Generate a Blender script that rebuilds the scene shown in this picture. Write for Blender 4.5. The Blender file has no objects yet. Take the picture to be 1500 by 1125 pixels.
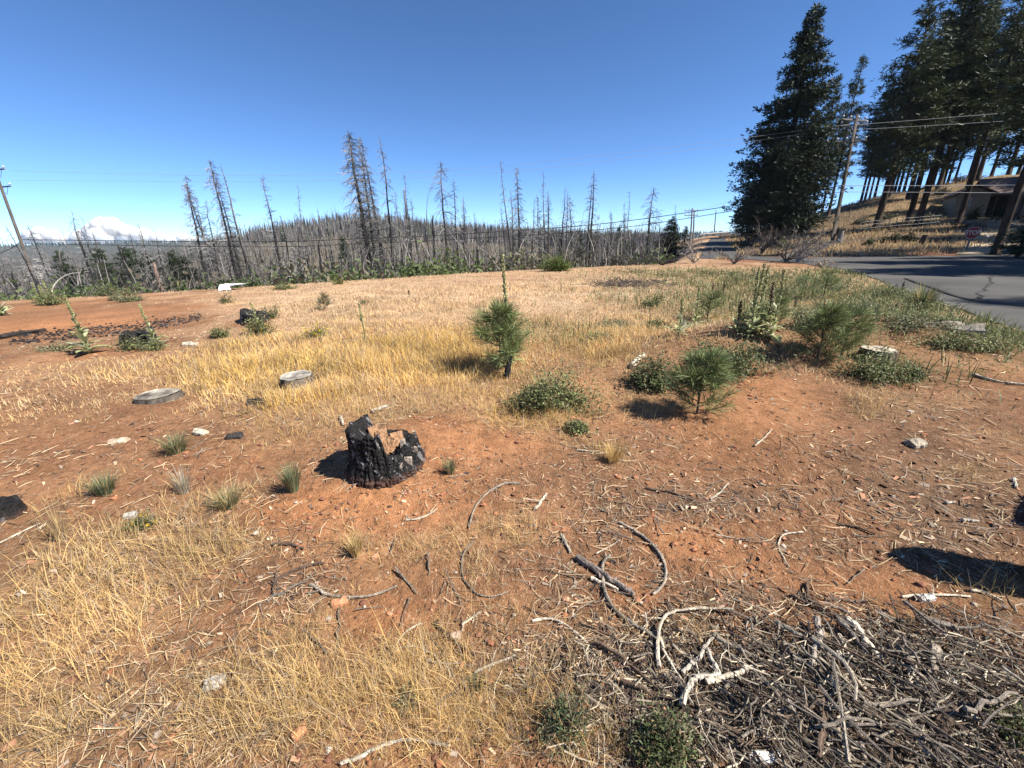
import bpy, math, random
import numpy as np
from mathutils import Matrix, Vector
from mathutils.geometry import delaunay_2d_cdt

rng = np.random.default_rng(7)
random.seed(7)
scene = bpy.context.scene
COL = scene.collection

# ------------------------------------------------------------------ camera, sky, sun
FPX, CX, CY = 600.0, 750.0, 562.5          # pinhole of the photograph (1500 x 1125)
PITCH = math.atan(212.0 / FPX)
ROLL = 0.020
EYE = 1.6
cp, sp = math.cos(PITCH), math.sin(PITCH)
cr, sr = math.cos(ROLL), math.sin(ROLL)
FWD = np.array([0, cp, -sp])
R0 = np.array([1.0, 0, 0]); U0 = np.array([0, sp, cp])
CAMX = cr * R0 - sr * U0
CAMY = sr * R0 + cr * U0
cam = bpy.data.cameras.new("camera")
cam.sensor_width = 36.0
cam.lens = 36.0 * FPX / 1500.0
cam.clip_start = 0.05
cam.clip_end = 20000
cam_o = bpy.data.objects.new("camera", cam)
COL.objects.link(cam_o)
M = Matrix(((CAMX[0], CAMY[0], -FWD[0], 0), (CAMX[1], CAMY[1], -FWD[1], 0),
            (CAMX[2], CAMY[2], -FWD[2], EYE), (0, 0, 0, 1)))
cam_o.matrix_world = M
scene.camera = cam_o

SUN_EL = math.radians(47)
SUN_DIR = np.array([0.945, -0.327, 0.0]) * math.cos(SUN_EL) + np.array([0, 0, math.sin(SUN_EL)])
w = bpy.data.worlds.new("World"); scene.world = w
w.use_nodes = True
nt = w.node_tree; nt.nodes.clear()
sky = nt.nodes.new("ShaderNodeTexSky"); sky.sky_type = 'NISHITA'; sky.sun_disc = False
sky.sun_elevation = SUN_EL
sky.sun_rotation = math.atan2(SUN_DIR[0], SUN_DIR[1])
sky.altitude = 3000; sky.air_density = 0.65; sky.dust_density = 0.0; sky.ozone_density = 4.0
bg = nt.nodes.new("ShaderNodeBackground"); bg.inputs[1].default_value = 0.108
wo = nt.nodes.new("ShaderNodeOutputWorld")
hs = nt.nodes.new('ShaderNodeHueSaturation'); hs.inputs['Saturation'].default_value = 1.10
nt.links.new(sky.outputs[0], hs.inputs['Color']); nt.links.new(hs.outputs[0], bg.inputs[0]); nt.links.new(bg.outputs[0], wo.inputs[0])
sun = bpy.data.lights.new("sun", 'SUN'); sun.energy = 5.0; sun.angle = math.radians(0.53)
sun.color = (1.0, 0.95, 0.87)
sun_o = bpy.data.objects.new("sun", sun); COL.objects.link(sun_o)
sun_o.rotation_euler = Vector(SUN_DIR).to_track_quat('Z', 'Y').to_euler()
scene.view_settings.view_transform = 'Standard'
scene.view_settings.look = 'None'
scene.view_settings.gamma = 1.0
scene.view_settings.exposure = 1.08
scene.view_settings.use_curve_mapping = False
try:
    scene.cycles.max_bounces = 5
    scene.cycles.transparent_max_bounces = 6
    scene.cycles.volume_bounces = 0
except Exception:
    pass

# ------------------------------------------------------------------ numeric helpers
def sstep(a, b, x):
    t = np.clip((np.asarray(x, float) - a) / (b - a), 0, 1)
    return t * t * (3 - 2 * t)

def _hash(ix, iy, s):
    h = (ix.astype(np.int64) * 374761393 + iy.astype(np.int64) * 668265263 + s * 982451653) & 0xFFFFFFFF
    h = ((h ^ (h >> 13)) * 1274126177) & 0xFFFFFFFF
    return ((h ^ (h >> 16)) & 0xFFFF) / 65535.0

def vnoise(x, y, s=0):
    x = np.asarray(x, float); y = np.asarray(y, float)
    ix = np.floor(x); iy = np.floor(y); fx = x - ix; fy = y - iy
    fx = fx * fx * (3 - 2 * fx); fy = fy * fy * (3 - 2 * fy)
    a = _hash(ix, iy, s); b = _hash(ix + 1, iy, s); c = _hash(ix, iy + 1, s); d = _hash(ix + 1, iy + 1, s)
    return (a * (1 - fx) + b * fx) * (1 - fy) + (c * (1 - fx) + d * fx) * fy

def fbm(x, y, s=0, o=3):
    v = 0; a = 0.5; n = 0
    for k in range(o):
        v = v + a * vnoise(x * 2 ** k, y * 2 ** k, s + k * 17); n += a; a *= 0.55
    return v / n - 0.5

def ray(px, py):
    u = (np.asarray(px, float) - CX) / FPX; v = (CY - np.asarray(py, float)) / FPX
    return u[..., None] * CAMX + v[..., None] * CAMY + FWD

def horizon(px):
    return 350.5 - ROLL * (np.asarray(px, float) - CX)

def px_ang(px):
    d = ray(np.asarray(px, float), horizon(px)); return np.arctan2(d[..., 0], d[..., 1])

# ------------------------------------------------------------------ terrain
_cpx = np.array([-900, -200, 0, 200, 300, 350, 430, 500, 560, 640, 700, 760, 830, 900, 1000, 1100.])
_ctop = np.array([400, 395, 388, 378, 361, 344, 329, 319, 320, 328, 332, 336, 340, 343, 345, 348.])
_ca = px_ang(_cpx)
CREST_R = 330.0
_cz = EYE + (horizon(_cpx) - (_ctop + 11)) / FPX * CREST_R * np.cos(_ca) * 0.94
_hl_a = [.40, .45, .50, .594, .713, .796, .867, 1.3, 1.6]
_hl_z = [0.0, .4, 1.6, 4.2, 7.6, 9.3, 10.3, 10.0, 0.0]
MOUNDS = []     # filled below: x, y, rx, ry, h

def height(x, y, detail=True):
    x = np.asarray(x, float); y = np.asarray(y, float)
    a = np.arctan2(x, y); r = np.hypot(x, y)
    ye = np.interp(x, [-200, -15.4, -8.5, -1.6, 2.5, 8, 60], [-62, 14.2, 17.4, 21.8, 23.6, 25.5, 40])
    d = np.maximum(y - ye, 0)
    left = 1 - sstep(.33, .43, a)
    drop = -7.5 * (1 - np.exp(-(d / 42.0) ** 1.25)) * left
    crest = np.interp(a, _ca, _cz)
    zl = drop + (crest - drop) * sstep(95, CREST_R, r)
    zl = zl + (-14 - zl) * sstep(CREST_R + 20, 800, r)
    ridge = 11 + 12 * fbm(a * 9, r * .0006, 5, 3)
    zl = zl + (ridge - zl) * sstep(900, 1900, r)
    zl = zl + (-30 - zl) * sstep(2000, 2700, r)
    zs = 1.45 * sstep(28, 90, y) * sstep(.30, .42, a) - 6 * sstep(92, 190, y)
    H = np.interp(a, _hl_a, _hl_z)
    S = np.interp(y, [0, 28.5, 36, 46, 55, 62, 72, 110, 180, 400], [0, 0, .06, .22, .36, .66, 1, 1, .2, -.3])
    zr = np.maximum(zs, H * S)
    zr = zr + (np.maximum(-14, zr - 20) - zr) * sstep(200, 700, r)
    zr = zr + (ridge - zr) * sstep(900, 1900, r)
    zr = zr + (-30 - zr) * sstep(2000, 2700, r)
    k = sstep(.34, .44, a) * (1 - sstep(1.5, 2.2, a))
    z = zl * (1 - k) + zr * k
    near = 1 - sstep(14, 24, r)
    z = z + .16 * fbm(x * .22, y * .22, 3, 3) * sstep(1.0, 4, r) * (1 - .7 * sstep(10, 20, r))
    z = z + .5 * fbm(x * .06, y * .06, 9, 3) * sstep(40, 70, r)
    z = z + 5.0 * fbm(x * .012, y * .012, 8, 3) * sstep(120, 260, r)
    for (mx, my, rx, ry, h) in MOUNDS:
        z = z + h * np.exp(-(((x - mx) / rx) ** 2 + ((y - my) / ry) ** 2))
    if detail:
        z = z + near * (.045 * fbm(x * 1.6, y * 1.6, 21, 3) + .022 * fbm(x * 9, y * 9, 31, 2) + .012 * fbm(x * 26, y * 26, 33, 1) * (1 - sstep(3, 6, r)))
    return z

_T = np.concatenate([np.linspace(.6, 30, 1500), np.geomspace(30.05, 2500, 1800)])
def at(px, py):
    d = ray(px, py)
    P = np.array([0, 0, EYE]) + _T[:, None] * d
    g = P[:, 2] - height(P[:, 0], P[:, 1])
    i = np.argmax(g < 0)
    if g[i] >= 0: i = len(_T) - 1
    if i > 0:
        f = g[i - 1] / (g[i - 1] - g[i] + 1e-9); t = _T[i - 1] + f * (_T[i] - _T[i - 1])
    else: t = _T[0]
    p = np.array([0, 0, EYE]) + t * d
    p[2] = height(p[0], p[1])
    return p
def at_near(px, py):
    """like at(), but stays on the lot when the row skims over its far edge"""
    p = at(px, py)
    while px < 980 and math.hypot(p[0], p[1]) > 27: py += .5; p = at(px, py)
    return p
def at_depth(px, py, t):
    return np.array([0, 0, EYE]) + t * ray(px, py)
def depth_of(p):
    return float(np.dot(np.asarray(p) - np.array([0, 0, EYE]), FWD))
def ppm(p):                       # metres per photograph pixel at a point
    return depth_of(p) / FPX
def flat(px, py):
    d = ray(px, py); t = EYE / max(1e-3, -d[2]); return d[0] * t, d[1] * t
def ground(x, y): return float(height(x, y))

for (px, py, rx, ry, h) in [(568, 690, .55, .45, .10), (1085, 515, 1.3, .8, .30), (1210, 500, 1.6, 1.0, .22),
                            (1290, 500, 1.3, .8, .20), (1250, 1040, .9, .45, .07), (590, 640, .35, .22, .09), (380, 470, .9, .7, .10), (800, 560, .7, .5, .06)]:
    X, Y = flat(px, py); MOUNDS.append((X, Y, rx, ry, h))

# ------------------------------------------------------------------ mesh helpers
def new_mesh(name, V, quads=None, tris=None, col=None, mats=(), mi_q=None, mi_t=None, smooth=False):
    V = np.asarray(V, np.float32).reshape(-1, 3)
    nq = 0 if quads is None else len(quads); ntr = 0 if tris is None else len(tris)
    me = bpy.data.meshes.new(name)
    me.vertices.add(len(V)); me.vertices.foreach_set("co", V.ravel())
    loops = []
    if nq: loops.append(np.asarray(quads, np.int32).ravel())
    if ntr: loops.append(np.asarray(tris, np.int32).ravel())
    L = np.concatenate(loops)
    me.loops.add(len(L)); me.loops.foreach_set("vertex_index", L)
    me.polygons.add(nq + ntr)
    st = np.concatenate([np.arange(nq) * 4, nq * 4 + np.arange(ntr) * 3]).astype(np.int32)
    me.polygons.foreach_set("loop_start", st)
    if mi_q is not None or mi_t is not None:
        m = np.concatenate([np.zeros(nq, np.int32) if mi_q is None else np.asarray(mi_q, np.int32),
                            np.zeros(ntr, np.int32) if mi_t is None else np.asarray(mi_t, np.int32)])
        me.polygons.foreach_set("material_index", m.astype(np.int32))
    me.polygons.foreach_set("use_smooth", np.full(nq + ntr, smooth, bool))
    me.update(calc_edges=True)
    if col is not None:
        ca = me.color_attributes.new("Col", 'FLOAT_COLOR', 'POINT')
        c4 = np.ones((len(V), 4), np.float32); c4[:, :3] = col
        ca.data.foreach_set("color", c4.ravel())
    for m in mats: me.materials.append(m)
    return me

class MB:
    """collects pieces of geometry into one mesh"""
    def __init__(s): s.V = []; s.Q = []; s.T = []; s.C = []; s.mq = []; s.mt = []; s.n = 0
    def add(s, V, Q=None, T=None, c=(.5, .5, .5), mi=0):
        V = np.asarray(V, float).reshape(-1, 3)
        s.V.append(V)
        c = np.asarray(c, float)
        s.C.append(np.broadcast_to(c, (len(V), 3)) if c.ndim == 1 else c)
        if Q is not None and len(Q): s.Q.append(np.asarray(Q) + s.n); s.mq.append(np.full(len(Q), mi))
        if T is not None and len(T): s.T.append(np.asarray(T) + s.n); s.mt.append(np.full(len(T), mi))
        s.n += len(V)
        return s
    def mesh(s, name, mats, smooth=False, org=None):
        V = np.concatenate(s.V)
        if org is not None: V = V - np.asarray(org)
        return new_mesh(name, V, np.concatenate(s.Q) if s.Q else None, np.concatenate(s.T) if s.T else None,
                        np.concatenate(s.C), mats, np.concatenate(s.mq) if s.mq else None,
                        np.concatenate(s.mt) if s.mt else None, smooth)

def tubes(P, R, s=5, flat_k=None):
    """P (N,K,3) paths, R (N,K) radii -> verts, quads"""
    P = np.asarray(P, float); R = np.asarray(R, float)
    if P.ndim == 2: P = P[None]; R = R[None]
    N, K, _ = P.shape
    T = np.gradient(P, axis=1); T /= np.linalg.norm(T, axis=2, keepdims=True) + 1e-9
    mean = T.mean(axis=1)
    ref = np.where(np.abs(mean[:, 2:3]) < .8, np.array([[0, 0, 1.0]]), np.array([[1.0, 0.13, 0]]))[:, None, :]
    A = np.cross(T, np.broadcast_to(ref, T.shape)); A /= np.linalg.norm(A, axis=2, keepdims=True) + 1e-9
    B = np.cross(T, A)
    th = np.arange(s) * 2 * math.pi / s
    V = P[:, :, None, :] + R[:, :, None, None] * (np.cos(th)[None, None, :, None] * A[:, :, None, :] + np.sin(th)[None, None, :, None] * B[:, :, None, :])
    idx = np.arange(N * K * s).reshape(N, K, s)
    a = idx[:, :-1, :]; b = idx[:, 1:, :]
    Q = np.stack([a, np.roll(a, -1, 2), np.roll(b, -1, 2), b], -1).reshape(-1, 4)
    return V.reshape(-1, 3), Q

def tube_caps(N, K, s, ends=(0, -1)):
    idx = np.arange(N * K * s).reshape(N, K, s); out = []
    for e in ends:
        r = idx[:, e, :]
        for k in range(1, s - 1): out.append(np.stack([r[:, 0], r[:, k], r[:, k + 1]], -1))
    return np.concatenate(out)

def strips(P, W, side):
    """ribbons: P (N,K,3), W (N,K) half widths, side (N,3)"""
    N, K, _ = P.shape
    V = np.stack([P - side[:, None, :] * W[:, :, None], P + side[:, None, :] * W[:, :, None]], 2)
    idx = np.arange(N * K * 2).reshape(N, K, 2)
    Q = np.stack([idx[:, :-1, 0], idx[:, :-1, 1], idx[:, 1:, 1], idx[:, 1:, 0]], -1).reshape(-1, 4)
    return V.reshape(-1, 3), Q

def unit(v): v = np.asarray(v, float); return v / (np.linalg.norm(v, axis=-1, keepdims=True) + 1e-9)

def box(mb, c, size, rz=0.0, col=(.5, .5, .5), mi=0, ax=None):
    hx, hy, hz = np.asarray(size) / 2.0
    v = np.array([[x, y, z] for x in (-hx, hx) for y in (-hy, hy) for z in (-hz, hz)])
    cz, sz = math.cos(rz), math.sin(rz)
    v = v @ np.array([[cz, sz, 0], [-sz, cz, 0], [0, 0, 1]])
    if ax is not None: v = (np.array([[x, y, z] for x in (-hx, hx) for y in (-hy, hy) for z in (-hz, hz)])) @ np.asarray(ax)
    mb.add(v + np.asarray(c), [[0, 1, 3, 2], [4, 6, 7, 5], [0, 4, 5, 1], [2, 3, 7, 6], [0, 2, 6, 4], [1, 5, 7, 3]], None, col, mi)

def obj(name, mesh, parent=None, loc=(0, 0, 0), rz=0.0, sc=None):
    o = bpy.data.objects.new(name, mesh); COL.objects.link(o)
    o.location = [float(v) for v in loc]; o.rotation_euler = (0, 0, rz)
    if sc is not None: o.scale = sc if hasattr(sc, '__len__') else (sc, sc, sc)
    if parent is not None: o.parent = parent
    return o
def tag(o, label=None, cat=None, group=None, kind=None):
    if label: o['label'] = label
    if cat: o['category'] = cat
    if group: o['group'] = group
    if kind: o['kind'] = kind
    return o
def copy_tree(o):
    c = o.copy(); COL.objects.link(c)
    for ch in list(o.children):
        k = ch.copy(); COL.objects.link(k); k.parent = c
        for g in list(ch.children):
            q = g.copy(); COL.objects.link(q); q.parent = k
    return c

def smooth_path(P, n):
    P = np.asarray(P, float); m = len(P)
    if m == 2:
        t = np.linspace(0, 1, n)[:, None]; return P[0] * (1 - t) + P[1] * t
    t = np.linspace(0, m - 1, n); out = []
    for u in t:
        i = min(int(u), m - 2); f = u - i
        p0 = P[max(i - 1, 0)]; p1 = P[i]; p2 = P[i + 1]; p3 = P[min(i + 2, m - 1)]
        out.append(.5 * ((2 * p1) + (-p0 + p2) * f + (2 * p0 - 5 * p1 + 4 * p2 - p3) * f * f + (-p0 + 3 * p1 - 3 * p2 + p3) * f ** 3))
    return np.array(out)

# ------------------------------------------------------------------ materials
def mat(name, col=None, rough=.9, var=.25, vscale=8.0, bump=0.0, bscale=20.0, trans=0.0, spec=.2, stretch=None):
    """principled material; colour from the Col attribute when col is None; noise varies it; optional translucency"""
    m = bpy.data.materials.new(name); m.use_nodes = True
    n = m.node_tree.nodes; l = m.node_tree.links; n.clear()
    out = n.new("ShaderNodeOutputMaterial"); b = n.new("ShaderNodeBsdfPrincipled")
    b.inputs["Roughness"].default_value = rough
    b.inputs["Specular IOR Level"].default_value = spec
    if col is None:
        c = n.new("ShaderNodeAttribute"); c.attribute_name = "Col"; cs = c.outputs["Color"]
    else:
        c = n.new("ShaderNodeRGB"); c.outputs[0].default_value = (*col, 1); cs = c.outputs[0]
    tc = n.new("ShaderNodeTexCoord"); vec = tc.outputs["Object"]
    if stretch is not None:
        mp = n.new("ShaderNodeMapping"); mp.inputs["Scale"].default_value = stretch
        l.new(vec, mp.inputs[0]); vec = mp.outputs[0]
    if var > 0:
        nz = n.new("ShaderNodeTexNoise"); nz.inputs["Scale"].default_value = vscale; nz.inputs["Detail"].default_value = 4
        l.new(vec, nz.inputs[0])
        mr = n.new("ShaderNodeMapRange"); mr.inputs[1].default_value = .3; mr.inputs[2].default_value = .7
        mr.inputs[3].default_value = 1 - var; mr.inputs[4].default_value = 1 + var
        l.new(nz.outputs[0], mr.inputs[0])
        mx = n.new("ShaderNodeMix"); mx.data_type = 'RGBA'; mx.blend_type = 'MULTIPLY'; mx.inputs[0].default_value = 1
        l.new(cs, mx.inputs[6]); l.new(mr.outputs[0], mx.inputs[7]); cs = mx.outputs[2]
    l.new(cs, b.inputs["Base Color"])
    if bump > 0:
        bz = n.new("ShaderNodeTexNoise"); bz.inputs["Scale"].default_value = bscale; bz.inputs["Detail"].default_value = 5
        l.new(vec, bz.inputs[0])
        bp = n.new("ShaderNodeBump"); bp.inputs["Strength"].default_value = bump; bp.inputs["Distance"].default_value = .02
        l.new(bz.outputs[0], bp.inputs["Height"]); l.new(bp.outputs[0], b.inputs["Normal"])
    if trans > 0:
        t = n.new("ShaderNodeBsdfTranslucent"); l.new(cs, t.inputs[0])
        ms = n.new("ShaderNodeMixShader"); ms.inputs[0].default_value = trans
        l.new(b.outputs[0], ms.inputs[1]); l.new(t.outputs[0], ms.inputs[2]); l.new(ms.outputs[0], out.inputs[0])
    else:
        l.new(b.outputs[0], out.inputs[0])
    return m

M_GRASS = mat("dry_grass", None, .75, .0, trans=.3)
M_LEAF = mat("leaf", None, .6, .2, 6, trans=.22, spec=.3)
M_NEEDLE = mat("needles", None, .6, .15, 3, trans=.12, spec=.3)
M_WOOD = mat("weathered_wood", None, .9, .4, 22, bump=.8, bscale=70, stretch=(1, 1, 1))
M_SNAG = mat("snag_wood", None, .9, .3, 1.5, bump=.3, bscale=6)
M_BARK = mat("pine_bark", None, .95, .35, 2.5, bump=.6, bscale=5, stretch=(1, 1, .3))
M_LITTER = mat("litter", None, .9, .15, 10)
M_STONE = mat("stone", None, .9, .3, 8, bump=.5, bscale=18)
M_METAL = mat("metal", None, .45, .08, 4, spec=.5)
M_PAINT = mat("paint", None, .7, .12, 3)
M_WIRE = mat("wire", (.02, .02, .022), .6, 0)
M_WIRE_PALE = mat("wire_pale", (.35, .35, .36), .4, 0, spec=.6)

def ground_material():
    m = bpy.data.materials.new("red_dirt"); m.use_nodes = True
    n = m.node_tree.nodes; l = m.node_tree.links; n.clear()
    out = n.new("ShaderNodeOutputMaterial"); b = n.new("ShaderNodeBsdfPrincipled")
    b.inputs["Roughness"].default_value = .95; b.inputs["Specular IOR Level"].default_value = .1
    at_ = n.new("ShaderNodeAttribute"); at_.attribute_name = "Col"
    tc = n.new("ShaderNodeTexCoord")
    cs = at_.outputs["Color"]
    def noise(sc, det=5, rough=.6):
        z = n.new("ShaderNodeTexNoise"); z.inputs["Scale"].default_value = sc; z.inputs["Detail"].default_value = det
        z.inputs["Roughness"].default_value = rough; l.new(tc.outputs["Object"], z.inputs[0]); return z.outputs[0]
    def mul(cs, fac, lo, hi, a=.3, bb=.7):
        mr = n.new("ShaderNodeMapRange"); mr.inputs[1].default_value = a; mr.inputs[2].default_value = bb
        mr.inputs[3].default_value = lo; mr.inputs[4].default_value = hi; l.new(fac, mr.inputs[0])
        mx = n.new("ShaderNodeMix"); mx.data_type = 'RGBA'; mx.blend_type = 'MULTIPLY'; mx.inputs[0].default_value = 1
        l.new(cs, mx.inputs[6]); l.new(mr.outputs[0], mx.inputs[7]); return mx.outputs[2]
    cs = mul(cs, noise(1.3), .75, 1.22)
    cs = mul(cs, noise(14), .70, 1.28)
    cs = mul(cs, noise(85, 3), .72, 1.25)
    # pale and dark flecks of bark, needles and grit
    for (sc, lo, col, off) in ((70, .62, (.42, .31, .20), 0), (42, .63, (.05, .032, .022), 3.7)):
        z = n.new("ShaderNodeTexNoise"); z.inputs["Scale"].default_value = sc; z.inputs["Detail"].default_value = 2
        mp = n.new("ShaderNodeMapping"); mp.inputs["Location"].default_value = (off, off * 2, 0); mp.inputs["Scale"].default_value = (1, .45, 1)
        mp.inputs["Rotation"].default_value = (0, 0, off)
        l.new(tc.outputs["Object"], mp.inputs[0]); l.new(mp.outputs[0], z.inputs[0])
        mr = n.new("ShaderNodeMapRange"); mr.inputs[1].default_value = lo; mr.inputs[2].default_value = lo + .05
        mr.inputs[4].default_value = .7; l.new(z.outputs[0], mr.inputs[0])
        mx = n.new("ShaderNodeMix"); mx.data_type = 'RGBA'; mx.inputs[7].default_value = (*col, 1)
        l.new(mr.outputs[0], mx.inputs[0]); l.new(cs, mx.inputs[6]); cs = mx.outputs[2]
    l.new(cs, b.inputs["Base Color"])
    bp = n.new("ShaderNodeBump"); bp.inputs["Strength"].default_value = .9; bp.inputs["Distance"].default_value = .015
    ad = n.new("ShaderNodeMath"); ad.operation = 'ADD'; l.new(noise(38, 6, .7), ad.inputs[0]); l.new(noise(130, 3), ad.inputs[1])
    l.new(ad.outputs[0], bp.inputs["Height"]); l.new(bp.outputs[0], b.inputs["Normal"])
    l.new(b.outputs[0], out.inputs[0])
    return m
M_GROUND = ground_material()

def asphalt_material():
    m = mat("asphalt", (.074, .070, .065), .9, .30, .35, bump=.25, bscale=120)
    return m
M_ASPHALT = asphalt_material()

# ------------------------------------------------------------------ cover maps
def blobset(L):
    out = []
    for (px, py, rx, ry, wgt) in L:
        x, y = flat(px, py); d = ray(px, py); t = EYE / -d[2]
        x1, y1 = flat(px, py - ry * .7); x2, y2 = flat(px, py + ry * .7)
        out.append((x, y, rx * t / FPX, max(.08, abs(y1 - y2) / 1.4), wgt))
    return out
STRAW = blobset([(480, 530, 240, 50, 1), (620, 520, 120, 45, .9), (330, 560, 60, 28, .5), (450, 590, 75, 22, .9), (775, 612, 70, 20, 1.2),
    (600, 470, 300, 40, .6), (650, 440, 420, 30, .6), (900, 470, 170, 30, .6), (880, 505, 80, 22, .6), (900, 665, 26, 13, 1.0),
    (880, 430, 150, 16, .7), (540, 610, 60, 15, .4), (640, 580, 90, 18, .5),
    (60, 870, 110, 70, .7), (40, 1090, 90, 60, .8), (120, 1060, 80, 40, .4), (20, 990, 60, 40, .5), (150, 800, 110, 40, .9), (270, 830, 100, 50, .7), (200, 900, 120, 50, .9), (180, 1000, 190, 60, .6), (430, 950, 70, 75, .9),
    (480, 1030, 110, 60, .8), (330, 1060, 110, 60, .6), (520, 795, 22, 14, 1.3), (610, 790, 70, 22, .7), (740, 775, 60, 22, .9), (600, 960, 70, 45, .7),
    (660, 1050, 90, 60, .6), (340, 790, 60, 25, .6), (300, 740, 70, 25, .6), (270, 575, 50, 12, .45), (150, 548, 140, 14, .40),
    (1430, 700, 90, 30, .6), (1340, 700, 90, 20, .4), (1230, 620, 90, 26, .5), (1450, 640, 80, 20, .5), (1170, 540, 60, 22, .6), (1400, 590, 60, 15, .4),
    (1440, 870, 70, 40, .5), (1200, 430, 150, 22, .8), (1120, 400, 160, 10, .7), (1330, 470, 150, 22, .5), (1450, 540, 90, 14, .7), (1300, 600, 120, 20, .4), (1280, 415, 60, 8, .8), (1390, 455, 60, 8, .7), (1460, 480, 50, 8, .7), (1340, 925, 70, 30, .5), (1250, 460, 60, 15, .7), (1100, 450, 120, 20, .6), (930, 590, 50, 15, .5),
    (1290, 590, 60, 16, .5), (820, 1040, 120, 60, .3), (940, 1080, 120, 40, .3)])
GOLD = blobset([(480, 530, 200, 36, 1), (640, 510, 130, 40, .9), (775, 612, 70, 20, 1), (450, 595, 70, 18, .8), (900, 665, 26, 13, 1), (880, 500, 80, 16, .5), (330, 560, 60, 24, .4)])
BARE = blobset([(560, 745, 130, 26, 1), (440, 745, 70, 24, 1), (650, 690, 80, 30, .7), (60, 478, 200, 13, 1.2), (200, 455, 160, 7, .5), (1120, 590, 70, 34, 1.1),
    (1000, 790, 110, 36, 1), (930, 870, 50, 26, .9), (1160, 710, 160, 50, .9), (700, 655, 90, 26, .8), (90, 650, 120, 36, .35),
    (1080, 640, 120, 30, .8), (570, 900, 60, 30, .7), (1100, 850, 60, 25, .6), (1290, 860, 90, 26, .5), (640, 625, 60, 14, .8), (340, 680, 120, 25, .4)])
MULCH = blobset([(1250, 1040, 260, 90, 1.1), (960, 1040, 160, 70, .6), (1050, 740, 130, 25, .6), (900, 790, 60, 60, .5), (1300, 720, 140, 40, .5),
    (820, 850, 50, 60, .5), (1080, 870, 90, 30, .6), (1380, 800, 110, 30, .5), (450, 860, 60, 30, .5), (760, 960, 90, 40, .4), (150, 1060, 120, 50, .4), (1140, 600, 60, 24, .35), (1260, 670, 200, 50, .40), (1040, 715, 140, 30, .35), (1370, 610, 120, 30, .35), (770, 700, 110, 40, .30), (1400, 760, 100, 40, .45), (960, 640, 80, 24, .3), (300, 640, 160, 40, .25), (1180, 800, 80, 20, .4)])
GREEN = blobset([(1130, 420, 160, 20, 1), (1300, 465, 120, 34, 1.3), (1390, 490, 120, 26, 1.3), (1460, 500, 60, 16, 1), (1290, 540, 70, 18, .8), (1240, 430, 90, 18, 1), (1160, 470, 120, 30, .8), (1070, 440, 120, 20, .7), (1350, 440, 60, 10, 1), (1250, 400, 60, 6, .9), (930, 440, 60, 10, .5),
    (1010, 400, 120, 8, .6), (840, 500, 60, 10, .4), (1200, 410, 100, 12, .8), (860, 480, 80, 10, .4), (780, 570, 60, 18, .6), (1050, 470, 80, 14, .4), (470, 545, 40, 9, .4)])
CLEAR = blobset([(233, 592, 50, 16, 1), (437, 572, 34, 13, 1), (205, 506, 30, 8, .8), (374, 474, 30, 7, .7), (566, 690, 80, 40, 1), (130, 520, 30, 8, .6), (378, 596, 20, 8, .7), (345, 645, 14, 7, .6)])
def cover(B, x, y):
    s = 0
    for (bx, by, rx, ry, wgt) in B: s = s + wgt * np.exp(-(((x - bx) / rx) ** 2 + ((y - by) / ry) ** 2))
    return s
def edge_d(x, y):
    ye = np.interp(x, [-200, -15.4, -8.5, -1.6, 2.5, 8, 60], [-62, 14.2, 17.4, 21.8, 23.6, 25.5, 40])
    return y - ye
def straw_cover(x, y):
    r = np.hypot(x, y); a = np.arctan2(x, y)
    s = .16 + .7 * fbm(x * .7, y * .7, 41, 3) + .65 * fbm(x * 2.6, y * 2.6, 47, 2) + cover(STRAW, x, y) - cover(BARE, x, y) * 1.2 - .55 * np.minimum(1, cover(MULCH, x, y))
    s = s + .34 * sstep(6, 9.5, r) * sstep(-.72, -.40, a) * (1 - sstep(.35, .55, a)) - .25 * sstep(.5, .75, a) - .14 * (1 - sstep(-.75, -.45, a)) * sstep(3.2, 4.5, r)
    s = s - 1.2 * cover(CLEAR, x, y)
    return np.clip(s, 0, 1.3)

# road outline in plan, from where the asphalt shows
ROAD_PX = [(1500, 492), (1440, 468), (1360, 441), (1300, 417), (1240, 396), (1180, 387), (1100, 381), (1024, 379), (1033, 362), (1041, 348.6), (1062, 348.6),
           (1072, 362), (1086, 375), (1135, 377), (1180, 378), (1300, 374.5), (1400, 375), (1440, 362), (1500, 356)]
ROAD = [at(*p)[:2] for p in ROAD_PX]
ROAD = [np.array([11.5, 3.0])] + ROAD[:9] + [ROAD[9], ROAD[10]] + ROAD[11:] + [np.array([46.0, 29.0]), np.array([60.0, 22.0]), np.array([60.0, -12.0]), np.array([22.0, -20])]
ROAD = np.array(ROAD)
def in_poly(x, y, P):
    x = np.asarray(x, float); y = np.asarray(y, float); c = np.zeros(x.shape, bool); j = len(P) - 1
    for i in range(len(P)):
        xi, yi = P[i]; xj, yj = P[j]
        c ^= ((yi > y) != (yj > y)) & (x < (xj - xi) * (y - yi) / (yj - yi + 1e-12) + xi); j = i
    return c

def lerp(a, b, t): t = np.clip(t, 0, 1)[:, None]; return a * (1 - t) + b * t

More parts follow.
